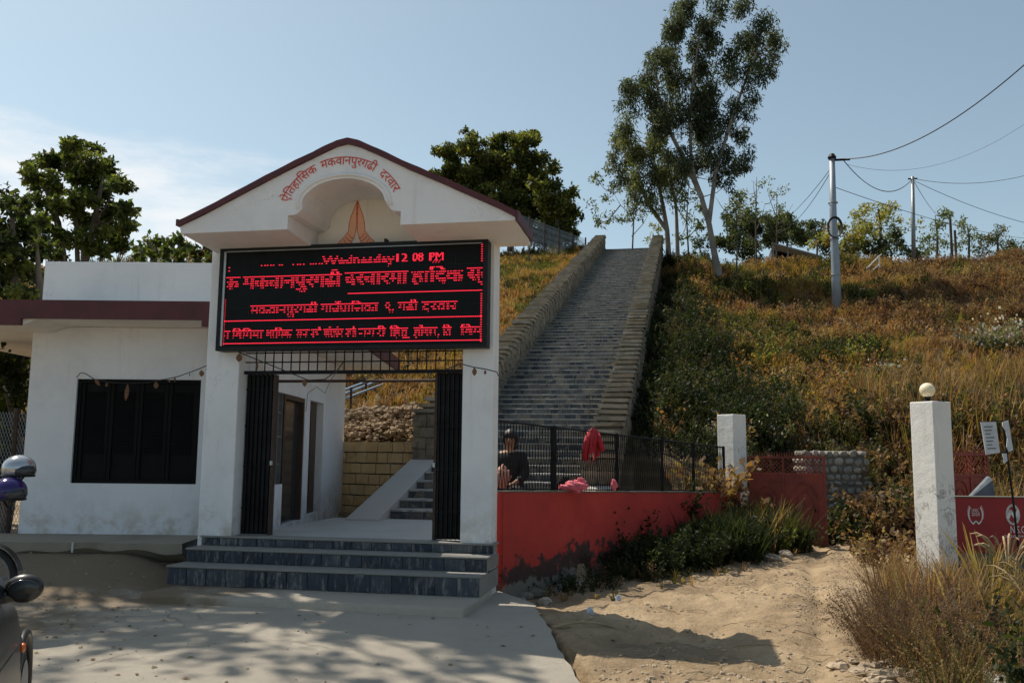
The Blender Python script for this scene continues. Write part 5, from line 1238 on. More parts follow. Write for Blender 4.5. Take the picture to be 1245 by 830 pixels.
def scatter(n, x0, x1, y0, y1, accept=None):
    x = RNG.uniform(x0, x1, n); y = RNG.uniform(y0, y1, n)
    ok = ~((x > -5.15) & (x < -1.05) & (y > 12)); ok &= ~((y < 18.3) & (x < -5))
    if accept is not None: ok &= accept(x, y)
    x, y = x[ok], y[ok]; return np.stack([x, y, terr(x, y)-.02], -1)
def veg(name, parts, label, cat='grass', kind='stuff', org=(0, 0, 0), parent=None):
    V_, F_, C_ = merge(parts); V_ = V_-np.array(org if parent is None else ORG[parent.name])
    o = link(name, rawmesh(name, V_, F_, M['foliage'], C_), parent, org if parent is None else (0, 0, 0))
    if parent is None: tag(o, label, cat, kind=kind)
    return o
def tufts(P, temps, cols, s0, s1, var=.25, lean=.12):
    out = []; k = RNG.integers(0, len(temps), len(P))
    for i, (V_, F_) in enumerate(temps):
        q = P[k == i]; N_ = len(q)
        if not N_: continue
        c = cols(q) if callable(cols) else pal(cols, N_, var)
        out.append(inst(V_, F_, q, RNG.uniform(0, 6.3, N_), RNG.uniform(s0, s1, N_), c, lean=RNG.uniform(-lean, lean, (N_, 2))))
    return out
gt = [blades(9, .34, .20, .010, .25, s) for s in range(4)]
gts = [blades(10, .20, .16, .010, .35, s+10) for s in range(3)]
tall = [blades(10, 1.0, .30, .011, .12, s+20) for s in range(4)]
wd = [weed(5, .55, .28, 7, .085, s+30) for s in range(4)]
bushy = [weed(9, .75, .5, 22, .07, s+40) for s in range(4)]
def hillcol(q):
    x, y = q[:, 0], q[:, 1]; n1 = fbm(x, y, 3.2, 21); n2 = fbm(x, y, 1.3, 31); N_ = len(q)
    c = pal(TAN, N_)
    g = n1+(n2-.5)*.5; 
    right = x > 0
    c[:] = np.where((~right & (y < 30) & (RNG.random(N_) < .65))[:, None], pal([(.26, .15, .07), (.32, .19, .09), (.20, .12, .06)], N_), c)
    gm = g > np.where(right, .55, np.where(y < 32, .70, .56)); c[gm] = pal(GREEN+YG, N_)[gm]
    gd = (g > .40) & (g < .50); c[gd] = pal(GOLD, N_)[gd]
    ru = right & (fbm(x, y, 4, 55) > .56-.16*sstep(5, 14, x)); c[ru] = pal(RUST+TAN, N_)[ru]
    dk = (x > -1.2) & (x < .2+.10*(45-y)+1.6*(n1-.5)) & (n2 > .35); c[dk] = pal(DARK+GREEN[:1], N_)[dk]  # strip beside the stairway: its shade is put into the grass colour
    return c*np.array([.76, .68, .72])
parts = tufts(scatter(17000, -14, -5.1, 18.2, 52), gt+gts, hillcol, .7, 1.35)
parts += tufts(scatter(7000, -45, -14, 19, 56), gt+gts, hillcol, 1.2, 2.4)+tufts(scatter(700, -45, -9, 19, 56, lambda x, y: fbm(x, y, 4, 12) > .5), bushy, GREEN+DARK+TAN, .8, 2.0)
veg('slope_grass', parts, 'dry yellow grass on the slope on the gate side of the stairway')
dens = lambda x, y: RNG.random(len(x)) < np.where(y < 30, 1.0, .75)*(y > 19-.22*np.clip(x-3, 0, 9)+0*x)
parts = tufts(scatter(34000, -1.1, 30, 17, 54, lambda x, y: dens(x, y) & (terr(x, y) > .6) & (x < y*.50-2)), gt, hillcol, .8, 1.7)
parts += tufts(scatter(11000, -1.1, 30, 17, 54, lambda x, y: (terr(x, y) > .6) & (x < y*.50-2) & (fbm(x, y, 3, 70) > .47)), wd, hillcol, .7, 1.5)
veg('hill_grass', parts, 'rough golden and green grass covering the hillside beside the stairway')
# scrub: rounded leafy clumps in patches
def clumpcol(q):
    x, y = q[:, 0], q[:, 1]; N_ = len(q); c = pal(GREEN+DARK, N_); a = fbm(x, y, 2.4, 81)
    m = a > .52; c[m] = pal(RUST+TAN, N_)[m]; m = (a > .40) & (a < .45); c[m] = pal(YG, N_)[m]
    dk = (x < .2+.10*(45-y)+RNG.normal(0, .6, N_)) & (x > -1.2); c[dk] = pal(DARK+[(.055, .048, .024), (.09, .07, .035)], N_)[dk]; return c  # scrub in the same strip darkened to carry the shade there
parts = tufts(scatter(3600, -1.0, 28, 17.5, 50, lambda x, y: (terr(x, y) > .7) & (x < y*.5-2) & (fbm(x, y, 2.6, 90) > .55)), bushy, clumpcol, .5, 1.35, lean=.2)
parts += tufts(scatter(900, -1.0, 4.5, 17.5, 42, lambda x, y: (terr(x, y) > .6) & (x < .2+.12*(44-y)) & (fbm(x, y, 1.4, 17) > .42)), bushy, DARK+GREEN[:1]+[(.07, .055, .03)], .5, 1.3, lean=.2)  # dark scrub beside the stairs, with shade mixed into its palette
parts += tufts(scatter(260, -13, -5.3, 20, 50, lambda x, y: fbm(x, y, 2.2, 95) > .58), bushy, GREEN+DARK+TAN, .5, 1.1)
# rust weeds on the crest at the far side
parts += tufts(scatter(2600, 9, 27, 34, 54, lambda x, y: (fbm(x, y, 4, 55) > .40)), bushy, RUST+[(.22, .15, .09)], .45, 1.05)
veg('hill_scrub', parts, 'leafy scrub and rust coloured weeds growing in patches over the hillside', 'scrub')
# tall straw grass above the gate leaf and by the notice board
parts = tufts(scatter(2600, 3.0, 9.5, 12.3, 24, lambda x, y: (y > 19.2-.9*(x-3)+1.5*(fbm(x, y, 1.5, 7)-.5)) & (x > 4.2)), tall, [tuple(c*.8 for c in q) for q in TAN+RUST[-1:]+GOLD[:1]]+RUST, .6, 1.4, lean=.16)
parts += tufts(scatter(900, 3.6, 9, 13, 22, lambda x, y: (y > 18.6-.9*(x-3))), bushy, RUST+GREEN, .8, 1.5)
veg('straw_grass', parts, 'tall straw coloured grass standing behind the notice board and gate leaf')

def patch(name, label, cat, cx, cy, rx, ry, n, temps, cols, s0, s1, zo=None, var=.3, lean=.25, extra=None):
    a = RNG.uniform(0, 2*PI, n); r = np.sqrt(RNG.random(n)); x = cx+rx*r*np.cos(a); y = cy+ry*r*np.sin(a); z = terr(x, y) if zo is None else np.full(n, zo)
    parts = tufts(np.stack([x, y, z-.02], -1), temps, cols, s0, s1, var, lean)
    if extra: parts += extra
    return veg(name, parts, label, cat, None, (cx, cy, float(z.mean())))
# weeds along the red wall
random.seed(11); specs = [(.11, .30, .34, 24, DARK, .22, .42), (.20, .36, .42, 36, DARK+RUST[:1], .25, .48), (.30, .42, .5, 56, DARK+RUST[:1], .3, .62), (.40, .42, .5, 80, DARK+GREEN[:1], .45, .85), (.52, .46, .55, 90, GREEN[:1]+DARK, .6, 1.05)]
dirn = np.array([(FB-FA)[1], -(FB-FA)[0]])/np.hypot(*(FB-FA))
labs = ['small dark weed clump at the wall foot nearest the column', 'dark weeds in front of the mouldy patch on the red wall', 'leafy dark weeds along the middle of the red wall foot', 'low dark green weeds between the mouldy wall patch and the tall grass', 'dense dark weeds against the far half of the red wall']
for (t, off, rr_, n, cols, s0, s1), lb in zip(specs, labs):
    p = lineP(t); patch('wall_weeds', lb, 'weeds', p.x+dirn[0]*off, p.y+dirn[1]*off, rr_*1.1, rr_*.9, n, wd+bushy[:1], cols, s0, s1)['group'] = 'weeds along the boundary wall'
p = lineP(.70); patch('tall_grass', 'tall arching green grass in front of the far end of the red wall', 'grass', p.x+dirn[0]*.55, p.y+dirn[1]*.5, .75, .6, 170, tall+bushy[:2], DARK+DARK+GREEN[:1], .6, 1.0, lean=.5)
p = lineP(.90); patch('tall_grass', 'pale tipped tall grass hiding the foot of the weathered white pillar', 'grass', p.x+dirn[0]*.65, p.y+dirn[1]*.6, .75, .6, 170, tall+wd, DARK+GREEN[:3]+YG[:1]+TAN[:1], .6, 1.05, lean=.5)
p = lineP(.97); patch('dry_creeper', 'dry brown creeper hanging over the end of the mesh fence', 'plant', p.x-.25, p.y-.35, .3, .25, 40, wd, RUST+TAN, 1.2, 2.2, lean=.3)
p = W2(5.0, 15.9); patch('dark_weeds', 'dark weeds in front of the open red gate leaf', 'weeds', p.x-.15, p.y, .40, .35, 55, wd+tall[:1], DARK+GREEN, .5, .95)
p = W2(6.3, 16.9); patch('dark_weeds', 'dark leafy weeds at the foot of the rubble stone wall', 'weeds', p.x, p.y, .6, .4, 70, wd+bushy[:1], DARK+GREEN+RUST[:1], .7, 1.2)
p = W2(7.3, 17.0); patch('dark_weeds', 'shadowy brown bush to the far side of the rubble stone wall', 'bush', p.x, p.y, .7, .6, 90, bushy, DARK+RUST, .9, 1.6)
p = W2(6.15, 13.9); patch('dry_weeds', 'dry twiggy weeds at the end of the dirt road before the white pillar', 'weeds', p.x, p.y, .9, .5, 70, wd, RUST+TAN, .5, 1.1)
# dry shrub in the foreground: upright twiggy stems with tiny leaves
twig = [weed(20, 1.0, .75, 34, .020, s+60, .35, .006) for s in range(4)]
q = W2(3.62, 7.7); patch('dry_shrub', 'big brown twiggy dry shrub at the edge of the dirt road', 'shrub', q.x, q.y, .62, .95, 130, twig, [(.11, .06, .042), (.15, .09, .06), (.08, .045, .034), (.20, .13, .085)], .38, .80, lean=.35)
q = W2(3.3, 6.6); patch('low_dry_weeds', 'low tan and green weeds below the brown twiggy shrub', 'weeds', q.x, q.y, .3, .5, 60, gt+twig[:1], TAN+GREEN, .5, 1.0)
q = W2(4.45, 9.6); patch('dry_grass_clump', 'tan dry grass clump between the brown shrub and the white pillar', 'grass', q.x, q.y, .55, .8, 130, tall+twig[:2], TAN+RUST+RUST, .45, .85, lean=.3)
# ditch vegetation
x = RNG.uniform(2.3, 6.2, 1500); y = RNG.uniform(5, 11.1, 1500); dk = x-(2.62+(y-10)*.17); ok = (dk > .25); x, y = x[ok], y[ok]
P3 = np.stack([x, y, terr(x, y)], -1); up_ = y > 8.6
P3[:, 2] = np.where(up_, np.maximum(P3[:, 2], -.55), P3[:, 2])
parts = tufts(P3[up_], tall+wd, GREEN+GOLD+YG+TAN, .7, 1.15, lean=.35)+tufts(P3[~up_], bushy+wd, DARK+GREEN[:1]+RUST[:1], .8, 1.4, lean=.3)
veg('ditch_grass', parts, 'overgrown green and golden grass filling the ditch below the painted wall')
# a drooping straw plume grass
def plume(name, label, base, h, n, spread, col, seed, th=.012):
    r = np.random.default_rng(seed); mb = MB()
    for i in range(n):
        a = r.uniform(0, 2*PI); o = spread*r.uniform(.4, 1); hh = h*r.uniform(.8, 1.05); pts = []
        for t in np.linspace(0, 1, 9): pts.append((base[0]+math.cos(a)*o*t**1.6, base[1]+math.sin(a)*o*t**1.6, base[2]+hh*(1.35*t-.55*t**3)))
        mb.tube(pts, [th*.5]*5+[th, th*1.3, th, th*.3], 4)
    return tag(mb.build(name, col, org=tuple(base)), label, 'grass')
b0 = W2(5.55, 10.2, -.15); plume('plume_grass', 'drooping straw plume grass in front of the painted wall', b0, 1.05, 16, .42, M['straw'], 4)
b0 = W2(5.0, 8.6, -.4); plume('stalk_grass', 'long bare curved stems over the dark ditch', b0, 1.3, 9, .7, M['straw'], 8, .006)
# road edge tufts
P4 = []
for i in range(260):
    y = random.uniform(5.5, 17); t = random.random(); x = lineP((y-10.5)/6.85).x+.35+random.random()**2*1.2 if (random.random() < .45 and y > 10.6) else (1.75+(y-6)*.13+random.uniform(-.25, .5) if y < 12 else 99)
    if x < 50 and side(x, y) > .15: P4.append((x, y, Z(x, y)-.01))
parts = tufts(np.array(P4), gts+gt[:1], TAN+GREEN+GOLD, .4, .95); veg('verge_grass', parts, 'sparse dry grass tufts along both edges of the dirt road')
# white flowering shrubs
def flowers(name, label, px, py, d, r, n):
    c = at(px, py, d); zz = Z(c.x, c.y); parts = []; N_ = 26
    P = np.stack([c.x+RNG.normal(0, r*.5, N_), c.y+RNG.normal(0, r*.4, N_), np.full(N_, min(zz, c.z-r*.7))], -1); parts += tufts(P, bushy, [(.16, .15, .10), (.12, .14, .05), (.2, .17, .12)], r*1.3, r*2.0)
    V_ = np.array([(-.5, 0, -.5), (.5, 0, -.5), (.5, 0, .5), (-.5, 0, .5)])*.085; F_ = np.array([(0, 1, 2, 3)])
    P = np.stack([RNG.normal(c.x, r*.55, n), RNG.normal(c.y-.2, r*.4, n), RNG.normal(c.z, r*.42, n)], -1); parts.append(inst(V_, F_, P, RNG.uniform(0, 6.3, n), RNG.uniform(.4, 1.1, n)*d/30, pal([(.62, .56, .60), (.7, .66, .66)], n, .1)))
    veg(name, parts, label, 'shrub', None, tuple(c))['group'] = 'white flowering shrubs'
flowers('flowering_shrub', 'big white flowering shrub high on the hillside near the picture edge', 1216, 416, 30, 1.0, 330)
flowers('flowering_shrub', 'small white flowering shrub below the utility pole', 1080, 452, 27, .5, 90)
flowers('flowering_shrub', 'small pale flowering shrub behind the weathered white pillar', 860, 530, 20, .42, 60)
flowers('flowering_shrub', 'pale flowering weeds on the bank above the open red gate leaf', 930, 530, 20.5, .55, 70)

# ------------------------------------------------------------------ trees
LEAFN = 2.6
def leafq(n, c, spread, ls, cols, droop=0., asp=.42, var=.3, shape='ball'):
    """n leaves round c: curved two-quad leaves"""
    n = int(n*LEAFN); d = RNG.normal(size=(n, 3)); d /= np.linalg.norm(d, axis=1)[:, None]; r = RNG.random(n)**(.45)
    P = np.array(c)+d*r[:, None]*np.asarray(spread)
    u = RNG.normal(size=(n, 3)); u[:, 2] -= droop*1.6; u /= np.linalg.norm(u, axis=1)[:, None]
    v = np.cross(u, RNG.normal(size=(n, 3))); v /= np.linalg.norm(v, axis=1)[:, None]; w_ = np.cross(u, v)
    L_ = ls*RNG.uniform(.6, 1.3, n)[:, None]
    A = P; B = P+u*L_*.5+v*L_*asp*.5+w_*L_*.08; C_ = P+u*L_; D = P+u*L_*.5-v*L_*asp*.5+w_*L_*.08
    V_ = np.stack([A, B, C_, D], 1).reshape(-1, 3); F_ = np.arange(4*n).reshape(-1, 4)
    return V_, F_, np.repeat(pal(cols, n, var), 4, 0)
def tree(name, label, base, trunks, clumps, ls, nl, cols, barkm, droop=0., asp=.42, group=None, cat='tree', cols2=None, limbs=True, flat=.8, extra=1):
    """trunks: [(points, radii)]; clumps: [(x,y,z,r)] world"""
    t = thing(name, label, cat, tuple(base), group=group); mb = MB(); ends = []
    for pts, rad in trunks:
        mb.tube(pts, rad, 8, cap=False); ends += [Vector(p) for p in pts[len(pts)//3:]]
    tr = mb.build('trunk', barkm, t, smooth=True)
    lm = MB(); parts = []
    allc = [(x, y, z, r, True) for (x, y, z, r) in clumps]+[(x+RNG.normal()*r*.8, y+RNG.normal()*r*.8, z+RNG.normal()*r*.6, r*.75, False) for (x, y, z, r) in clumps for _ in range(extra)]
    for (x, y, z, r, lim) in allc:
        c = Vector((x, y, z))
        if limbs and ends and lim:
            cand = [e for e in ends if e.z < z+.3*r] or ends; e = min(cand, key=lambda e: (e-c).length); m_ = e.lerp(c, .55)+Vector((0, 0, -.12*(c-e).length))
            r0 = max(.015, min(.07, .012*(c-e).length+.012)); lm.tube([e, m_, c], [r0, r0*.65, r0*.25], 5, cap=False)
            for k in range(3): q = c+Vector(RNG.normal(size=3))*r*.55; lm.tube([m_.lerp(c, .5), c.lerp(q, .5)+Vector((0, 0, .05)), q], [r0*.4, r0*.25, r0*.1], 4, cap=False)
        n = int(nl*r*r)
        # each clump is itself a few lumps with gaps
        for k in range(5):
            o = RNG.normal(size=3)*r*.48*np.array([1, 1, flat]); s = r*RNG.uniform(.48, .80)
            cc = cols2 if (cols2 and RNG.random() < .38) else cols
            parts.append(leafq(max(4, n//5), (x+o[0], y+o[1], z+o[2]), (s, s, s*flat), ls, cc, droop, asp))
    if lm.v: lm.build('limbs', barkm, t, smooth=True)
    V_, F_, C_ = merge(parts); V_ = V_-np.array(ORG[t.name]); link('crown', rawmesh('crown', V_, F_, M['foliage'], C_), t); return t
def pxc(L_, d, dv=1.2):                       # crown clumps seen at image places, spread in depth
    out = []
    for x, y, r in L_: q = at(x, y, d+RNG.uniform(-dv, dv)); out.append((q.x, q.y, q.z, r*d/FPX))
    return out
def pxt(L_, d, rad, dz=0): return [tuple(at(x, y, d)+Vector((0, dz*i*.1, 0))) for i, (x, y) in enumerate(L_)], rad
EUC = [(.085, .105, .065), (.065, .085, .05), (.11, .125, .075), (.15, .15, .09)]; EUC2 = [(.045, .06, .035), (.06, .08, .045)]
D = 45.
base = at(873, 332, D); base.z = Z(base.x, base.y)
trA = [pxt([(874, 336), (868, 305), (862, 272), (853, 240), (844, 215), (840, 190), (839, 150), (841, 110), (848, 60), (855, 22)], D, [.20, .16, .14, .12, .10, .085, .07, .055, .04, .02]),
       pxt([(862, 272), (866, 240), (870, 210), (884, 165), (900, 118), (918, 70), (930, 28)], D, [.12, .11, .10, .085, .07, .05, .02], -1),
       pxt([(853, 240), (838, 205), (815, 160), (800, 110), (795, 60)], D, [.14, .12, .10, .07, .03], 1)]
clA = pxc([(818, 30, 20), (842, 20, 20), (865, 30, 18), (838, 52, 20), (862, 60, 18), (812, 62, 22), (795, 75, 18), (826, 88, 22), (850, 92, 18), (780, 95, 18), (765, 105, 15), (768, 130, 14), (790, 122, 20), (812, 118, 22), (838, 125, 22), (862, 118, 20), (880, 90, 20), (900, 55, 20), (920, 30, 20), (938, 45, 16), (930, 72, 18), (912, 95, 18), (895, 118, 18), (940, 88, 8), (800, 150, 22), (825, 158, 24), (850, 155, 22), (874, 150, 20), (892, 160, 14), (908, 188, 9), (897, 200, 11), (880, 190, 18), (858, 190, 20), (832, 195, 20), (872, 215, 13), (886, 222, 10), (912, 140, 7), (905, 12, 16), (870, 5, 14), (835, 4, 14), (855, 130, 18), (870, 175, 16)], D)
tree('eucalyptus_tree', 'tallest leaning eucalyptus tree beside the top of the stairway', base, trA, clA, .24, 640, EUC+EUC2, M['bark_pale'], .8, .26, cols2=EUC2, flat=1.2, extra=0)
D = 48.; base = at(812, 305, D); base.z = Z(base.x, base.y)
trB = [pxt([(813, 310), (811, 280), (806, 250), (800, 220), (792, 180), (785, 150)], D, [.15, .13, .11, .08, .05, .02]), pxt([(824, 312), (823, 280), (822, 250), (815, 215), (810, 180)], D, [.12, .10, .085, .06, .03], 1), pxt([(811, 280), (795, 258), (782, 235), (768, 210)], D, [.13, .11, .08, .04])]
clB = pxc([(768, 155, 17), (752, 168, 14), (748, 188, 12), (770, 180, 18), (792, 178, 20), (765, 205, 18), (785, 205, 20), (806, 200, 18), (780, 228, 18), (800, 232, 18), (760, 225, 13), (818, 228, 14), (795, 250, 12), (770, 248, 10), (808, 170, 18), (830, 215, 12)], D)
tree('eucalyptus_tree', 'pale green eucalyptus tree with twin trunks right above the stairway top', base, trB, clB, .22, 680, [(.13, .15, .06), (.10, .12, .05), (.17, .17, .08)], M['bark_pale'], .7, .28, cols2=EUC, flat=1.2, extra=0)
def slim(label, px, pyb, pyt, D_, clL, cols, ls=.25, nl=260, rad=.12, barkm=None, group=None, fork=True, dx=0, name='slim_tree'):
    base = at(px, pyb, D_); zb = Z(base.x, base.y); base = Vector((base.x, base.y, zb)); top = at(px+dx, pyt, D_)
    m_ = base.lerp(top, .5)+Vector((random.uniform(-.2, .2), 0, 0)); trs = [([tuple(base-Vector((0, 0, .3))), tuple(m_), tuple(top)], [rad*.6, rad*.42, rad*.1])]
    if fork:
        for k in range(4):
            s = base.lerp(top, .3+.13*k); a = random.uniform(0, 2*PI); ln = (top-base).length*.32
            trs.append(([tuple(s), tuple(s+Vector((math.cos(a)*ln*.45, math.sin(a)*ln*.3, ln*.5))), tuple(s+Vector((math.cos(a)*ln*.7, math.sin(a)*ln*.4, ln*.95)))], [rad*.3, rad*.2, rad*.05]))
    return tree(name, label, base, trs, pxc(clL, D_), ls, nl, cols, barkm or M['bark'], .2, .45, group=group)
PG = [(.12, .15, .07), (.16, .18, .09), (.10, .12, .06)]; YL = [(.30, .27, .06), (.24, .24, .06), (.34, .28, .09), (.16, .18, .05)]
slim('thin sparse tree with arching twigs left of the eucalyptus pair', 768, 318, 222, 52, [(725, 218, 9), (738, 240, 10), (752, 228, 10), (765, 245, 10), (742, 262, 9), (728, 272, 8), (755, 268, 8), (770, 222, 9), (758, 210, 8), (780, 262, 8)], PG, .2, 150, .09)
slim('slender bare tree with few leaves right of the leaning eucalyptus', 920, 345, 215, 50, [(905, 235, 10), (925, 225, 10), (940, 240, 10), (918, 250, 9), (950, 258, 7), (895, 255, 7), (932, 265, 8)], PG+[(.2, .2, .1)], .16, 70, .10)
slim('twiggy leafless sapling close beside the slender bare tree', 944, 340, 235, 49, [(948, 252, 8), (935, 262, 7), (955, 272, 6)], PG, .15, 45, .08)
slim('leaning young eucalyptus with thin crown behind the leaning trunk', 838, 322, 215, 49, [(842, 240, 9), (838, 262, 10), (848, 280, 8), (830, 285, 7), (852, 252, 8)], [(.17, .18, .05)]+PG, .2, 200, .09)
slim('thin leafy sapling between the leaning eucalyptus and the round bushes', 895, 340, 235, 47, [(898, 240, 10), (888, 256, 10), (905, 262, 11), (895, 280, 10)], PG+EUC, .2, 260, .08)
def round_bush(label, L_, D_, cols, ls=.22, nl=420, name='bushy_tree', group=None, cols2=None):
    x = np.mean([a[0] for a in L_]); yb = max(a[1]+a[2] for a in L_); b = at(x, yb, D_); zb = Z(b.x, b.y); top = at(x, min(a[1] for a in L_), D_)
    return tree(name, label, (b.x, b.y, min(zb, b.z)), [([(b.x, b.y, min(zb, b.z)-.2), (b.x+.2, b.y, (b.z+top.z)/2), (top.x, top.y, top.z)], [.10, .07, .015])], pxc(L_, D_, 1.5), ls, nl, cols, M['bark'], 0, .5, group=group, cols2=cols2)
DG = [(.045, .06, .025), (.06, .08, .03), (.035, .05, .02), (.08, .09, .035)]
round_bush('dark rounded tree behind the leaning eucalyptus trunk', [(885, 295, 16), (900, 280, 18), (915, 268, 16), (925, 290, 18), (905, 300, 18), (940, 285, 14)], 58, DG)
round_bush('dark rounded bush right above the open shed roof', [(952, 275, 14), (965, 285, 14), (945, 292, 12)], 60, DG)
round_bush('smooth grey green tree to the far side of the open shed', [(985, 278, 11), (998, 288, 12), (975, 292, 12), (1005, 300, 12)], 66, [(.07, .09, .05), (.09, .11, .06)])
round_bush('small yellow green tree directly behind the tall utility pole', [(1005, 288, 11), (1020, 280, 13), (1035, 290, 13), (1015, 300, 14), (1030, 306, 12), (1045, 302, 12)], 56, YL+[(.12, .15, .05)], .2, 300, cols2=[(.25, .13, .05)])
round_bush('airy yellow leaved tree between the two utility poles', [(1040, 262, 12), (1055, 252, 12), (1070, 262, 13), (1085, 255, 12), (1062, 278, 14), (1080, 282, 14), (1098, 270, 11), (1050, 285, 12)], 54, YL, .2, 170)
round_bush('dark green tree under the airy yellow tree', [(1070, 300, 14), (1090, 298, 14), (1055, 305, 12), (1105, 305, 12)], 52, DG, .2, 350)
round_bush('green tree just right of the thin utility pole', [(1128, 290, 11), (1140, 275, 11), (1150, 262, 11), (1142, 295, 12), (1125, 305, 10)], 55, PG+[(.1, .13, .04)], .18, 180)
round_bush('light green slender tree behind the short wooden posts', [(1170, 272, 10), (1178, 285, 11), (1185, 298, 10), (1168, 298, 9)], 57, PG, .18, 170)
round_bush('sparse dark tree with pointed top toward the end of the crest', [(1205, 290, 10), (1215, 282, 9), (1198, 300, 10), (1222, 298, 10)], 56, DG+[(.2, .12, .06)], .18, 260)
round_bush('low green bush at the very end of the hill crest', [(1232, 302, 10), (1245, 305, 12), (1215, 308, 9), (1262, 308, 12)], 57, [(.06, .10, .03), (.08, .12, .04)], .18, 380)
round_bush('low dark bush behind the top of the right stair parapet', [(850, 300, 12), (842, 312, 10), (858, 312, 10)], 54, DG, .18, 300)
round_bush('yellow leafed bush at the top of the stair behind the trunks', [(800, 282, 8), (790, 290, 7), (808, 292, 7)], 60, YL+PG, .18, 160)
# dark trees behind the gable
CT = [(.06, .08, .02), (.085, .10, .025), (.045, .06, .018), (.12, .12, .03)]; CT2 = [(.24, .23, .055), (.18, .19, .05), (.12, .14, .04)]
base = at(600, 300, 56); 
tree('broadleaf_tree', 'wide dark green tree rising behind the gable roof', (base.x, base.y, base.z), [pxt([(600, 305), (598, 260), (590, 210), (580, 180)], 56, [.28, .2, .12, .04]), pxt([(620, 305), (622, 250), (618, 190), (615, 165)], 56, [.2, .16, .09, .03], 1)],
     pxc([(545, 205, 16), (558, 190, 16), (575, 178, 15), (590, 195, 20), (565, 212, 20), (545, 225, 16), (590, 225, 24), (612, 178, 14), (615, 200, 20), (635, 178, 15), (640, 200, 18), (655, 195, 12), (625, 228, 24), (650, 225, 18), (602, 255, 22), (632, 258, 22), (655, 250, 16), (570, 240, 20), (610, 165, 9), (645, 165, 7), (530, 215, 10), (575, 165, 6)], 56), .24, 800, CT, M['bark'], .1, .5, cols2=CT2)
base = at(680, 302, 54)
tree('broadleaf_tree', 'narrow leafy tree between the dark tree and the stairway top', (base.x, base.y, base.z), [pxt([(680, 306), (678, 260), (672, 215)], 54, [.25, .18, .05])],
     pxc([(670, 208, 9), (668, 225, 13), (682, 235, 12), (665, 248, 15), (685, 255, 14), (672, 272, 16), (692, 272, 11), (690, 290, 12), (665, 290, 14), (700, 262, 6)], 54), .3, 420, CT, M['bark'], .1, .5, cols2=CT2)
base = at(650, 302, 52); round_bush('scrubby grey green bush behind the hilltop wire fence', [(645, 285, 10), (660, 290, 10), (635, 290, 9)], 53, PG+DG, .18, 300)
base = at(693, 298, 53); slim('small twisted dark tree at the edge of the hilltop fence', 695, 305, 262, 55, [(696, 270, 6), (700, 283, 6), (692, 288, 6)], DG, .18, 300, .08)
# large leaved trees at the left
BL = [(.055, .08, .02), (.04, .06, .016), (.075, .10, .025), (.03, .045, .012)]; BL2 = [(.13, .15, .035), (.10, .12, .03)]
b = at(100, 330, 21); tree('broadleaf_tree', 'rounded large leaved tree standing tall behind the flat office roof', (b.x, b.y, .4), [([(b.x, b.y, .2), (b.x+.1, b.y, 4.0), tuple(at(92, 260, 21)), tuple(at(95, 190, 21))], [.12, .075, .045, .012]), ([tuple(at(100, 330, 21)), tuple(at(115, 270, 21)), tuple(at(125, 215, 21))], [.10, .08, .03]), ([(b.x, b.y, 4.), tuple(at(70, 270, 21)), tuple(at(55, 230, 21))], [.10, .08, .03])],
     pxc([(88, 180, 14), (105, 182, 13), (68, 195, 16), (85, 205, 20), (108, 205, 20), (128, 205, 15), (50, 215, 15), (62, 228, 18), (140, 225, 14), (120, 230, 18), (95, 235, 18), (45, 245, 14), (70, 258, 17), (100, 262, 18), (130, 255, 18), (148, 258, 12), (150, 275, 12), (125, 280, 16), (75, 285, 15), (50, 278, 14), (100, 290, 13), (150, 300, 13), (125, 305, 12), (60, 305, 13), (88, 172, 7), (38, 200, 6)], 21, .9), .135, 1700, BL, M['bark'], .2, .55, cols2=BL2)
b = at(10, 420, 17); tree('broadleaf_tree', 'leafy tree filling the space beside the office behind the chain link fence', (b.x, b.y, .3), [([(b.x, b.y, .2), (b.x+.2, b.y, 3.0), tuple(at(15, 260, 17))], [.2, .15, .04]), ([(b.x+.9, b.y, .2), tuple(at(50, 380, 17)), tuple(at(45, 300, 17))], [.12, .1, .03])],
     pxc([(8, 245, 14), (25, 250, 12), (5, 275, 18), (28, 285, 18), (48, 300, 16), (10, 310, 20), (38, 325, 20), (5, 345, 18), (30, 355, 16), (-15, 330, 20), (-15, 290, 18), (10, 400, 22), (-15, 420, 24), (30, 425, 18), (8, 450, 24), (25, 480, 18), (-10, 490, 24), (40, 400, 14), (15, 370, 16), (-30, 380, 25), (52, 270, 8)], 17, .9), .15, 1100, BL+DARK, M['bark'], .1, .55, cols2=BL2)
for k, (L_, D_, lb) in enumerate((([(170, 305, 10), (180, 298, 9), (188, 292, 8), (180, 310, 10)], 24, 'small bright sapling just behind the roof next to the large leaved tree'), ([(210, 300, 10), (215, 290, 7), (222, 308, 9), (204, 312, 9)], 25, 'yellow green sapling above the middle of the flat roof'), ([(232, 300, 9), (245, 306, 8), (238, 314, 9), (256, 305, 6), (262, 314, 7)], 26, 'russet tinged sapling behind the roof nearest the gable'))):
    round_bush(lb, L_, D_, BL+BL2+([(.25, .12, .05)] if k == 2 else []), .2, 330)
round_bush('dark low tree crown seen under the office eave', [(15, 520, 30), (-10, 560, 36), (10, 590, 30), (-30, 520, 36), (20, 470, 26), (28, 560, 18)], 15, DARK, .14, 800)
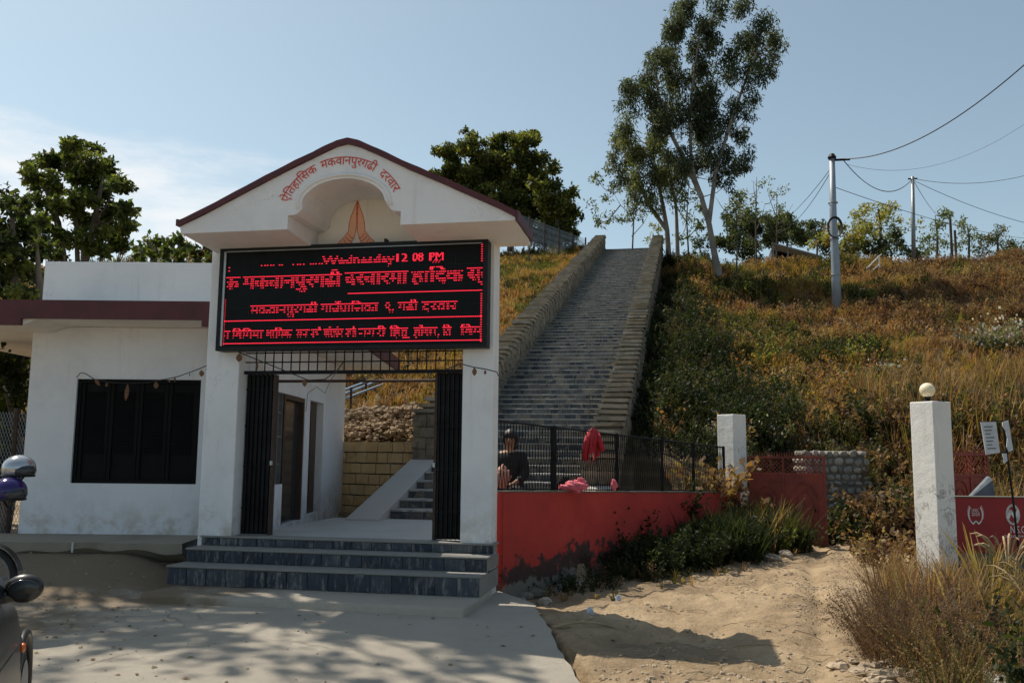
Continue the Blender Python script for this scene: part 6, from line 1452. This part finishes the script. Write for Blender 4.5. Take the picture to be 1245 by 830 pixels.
# tall tree whose high crown is above the frame; its shade dapples the yard
b = Vector((-14.0, 12.6, .2)); cl = []
rr = random.Random(9)
for i in range(64):
    a = rr.uniform(0, 2*PI); r_ = rr.uniform(0, 1)**.5; cl.append((-13.2+4.6*r_*math.cos(a), 12.1+2.9*r_*math.sin(a), 12.6+rr.uniform(-1.3, 1.9), rr.uniform(.45, .8)))
LEAFN = 1.6
tree('shade_tree', 'tall large leaved tree beside the office whose crown shades the yard', b, [([tuple(b), (-13.9, 12.5, 6), (-12.5, 12.6, 9.5), (-11, 12.4, 12.5)], [.38, .28, .2, .06])], cl, .30, 40, BL, M['bark'], .2, .55)


# fallen leaves and twigs on the yard and road
V_ = np.array([(-.5, 0, 0), (0, -.28, .10), (.5, 0, .02), (0, .28, .12)]); F_ = np.array([(0, 1, 2, 3)]); n = 1500
x = RNG.uniform(-11, 3, n); y = RNG.uniform(3.5, 14, n)**1.0; dens_ = np.where(x < -4.5, .9, .35); ok = (RNG.random(n) < dens_) & ((y < 10.4) | (side(x, y) > .2)) & (fbm(x, y, 1.3, 99) > .38)
x, y = x[ok], y[ok]; ap_ = (y < 10.4) & (x < -1.62+(9.7-np.minimum(y, 9.7))*.30)
z = np.where(ap_, apron_h(x, y), terr(x, y))+.004; steps_ = (x > -5.9) & (x < -2.1) & (y > 8.7) & (y < 10.5); x, y, z = x[~steps_], y[~steps_], z[~steps_]; n = len(x)
veg('fallen_leaves', [inst(V_, F_, np.stack([x, y, z], -1), RNG.uniform(0, 6.3, n), RNG.uniform(.02, .075, n), pal([(.16, .09, .04), (.22, .14, .07), (.10, .06, .03), (.20, .17, .08)], n))], 'dry fallen leaves scattered over the concrete yard and dirt road', 'leaves')
mb = MB()
for i in range(90):
    yy = random.uniform(5.5, 15.5); xx = lineP((yy-10.5)/6.85).x+random.uniform(.8, 3.4) if yy > 10.5 else random.uniform(-.6, 2.2); a = random.uniform(0, PI); l_ = random.uniform(.08, .4)
    if xx < apron_edge(min(yy, 9.7))+.1 or side(xx, yy) < .2: continue
    p0 = Vector((xx, yy, Z(xx, yy)+.008)); x2, y2 = xx+math.cos(a)*l_, yy+math.sin(a)*l_; mb.tube([p0, ((xx+x2)/2+.02, (yy+y2)/2, (p0.z+Z(x2, y2))/2+.02), (x2, y2, Z(x2, y2)+.008)], .004, 3)
tag(mb.build('dry_twigs', M['straw'], org=(0, 8, 0)), 'dry twigs and straw strewn over the dirt road', 'twigs', kind='stuff')

# weeds in the joints of the stairway
P5 = []
for i in range(230):
    y_, z_, T_, H_ = random.choice(lev); sx_ = random.choice((XL+random.random()**2*.5, XR-random.random()**2*.5, random.uniform(XL, XR))); P5.append((sx_, y_+T_-.02, z_+H_))
veg('joint_weeds', tufts(np.array(P5), gts, GREEN+TAN, .25, .7), 'small weeds growing from the joints of the long stairway', 'weeds')
rr = random.Random(21); mb = MB()
for i in range(700):
    x_ = rr.uniform(-10, -1.5) if rr.random() < .3 else rr.gauss(-7.2, 1.4); y_ = rr.uniform(6, 10.3)
    if (-5.9 < x_ < -2.1 and y_ > 8.7) or x_ > -1.8: continue
    s_ = rr.uniform(.008, .035); stone_into(mb, x_, y_, float(apron_h(np.array([x_]), np.array([y_]))[0])+s_*.1, s_, rr)
tag(mb.build('yard_grit', M['pebble'], org=(-6, 8, 0)), 'grit and small stones lying on the dusty yard', 'grit', kind='stuff')
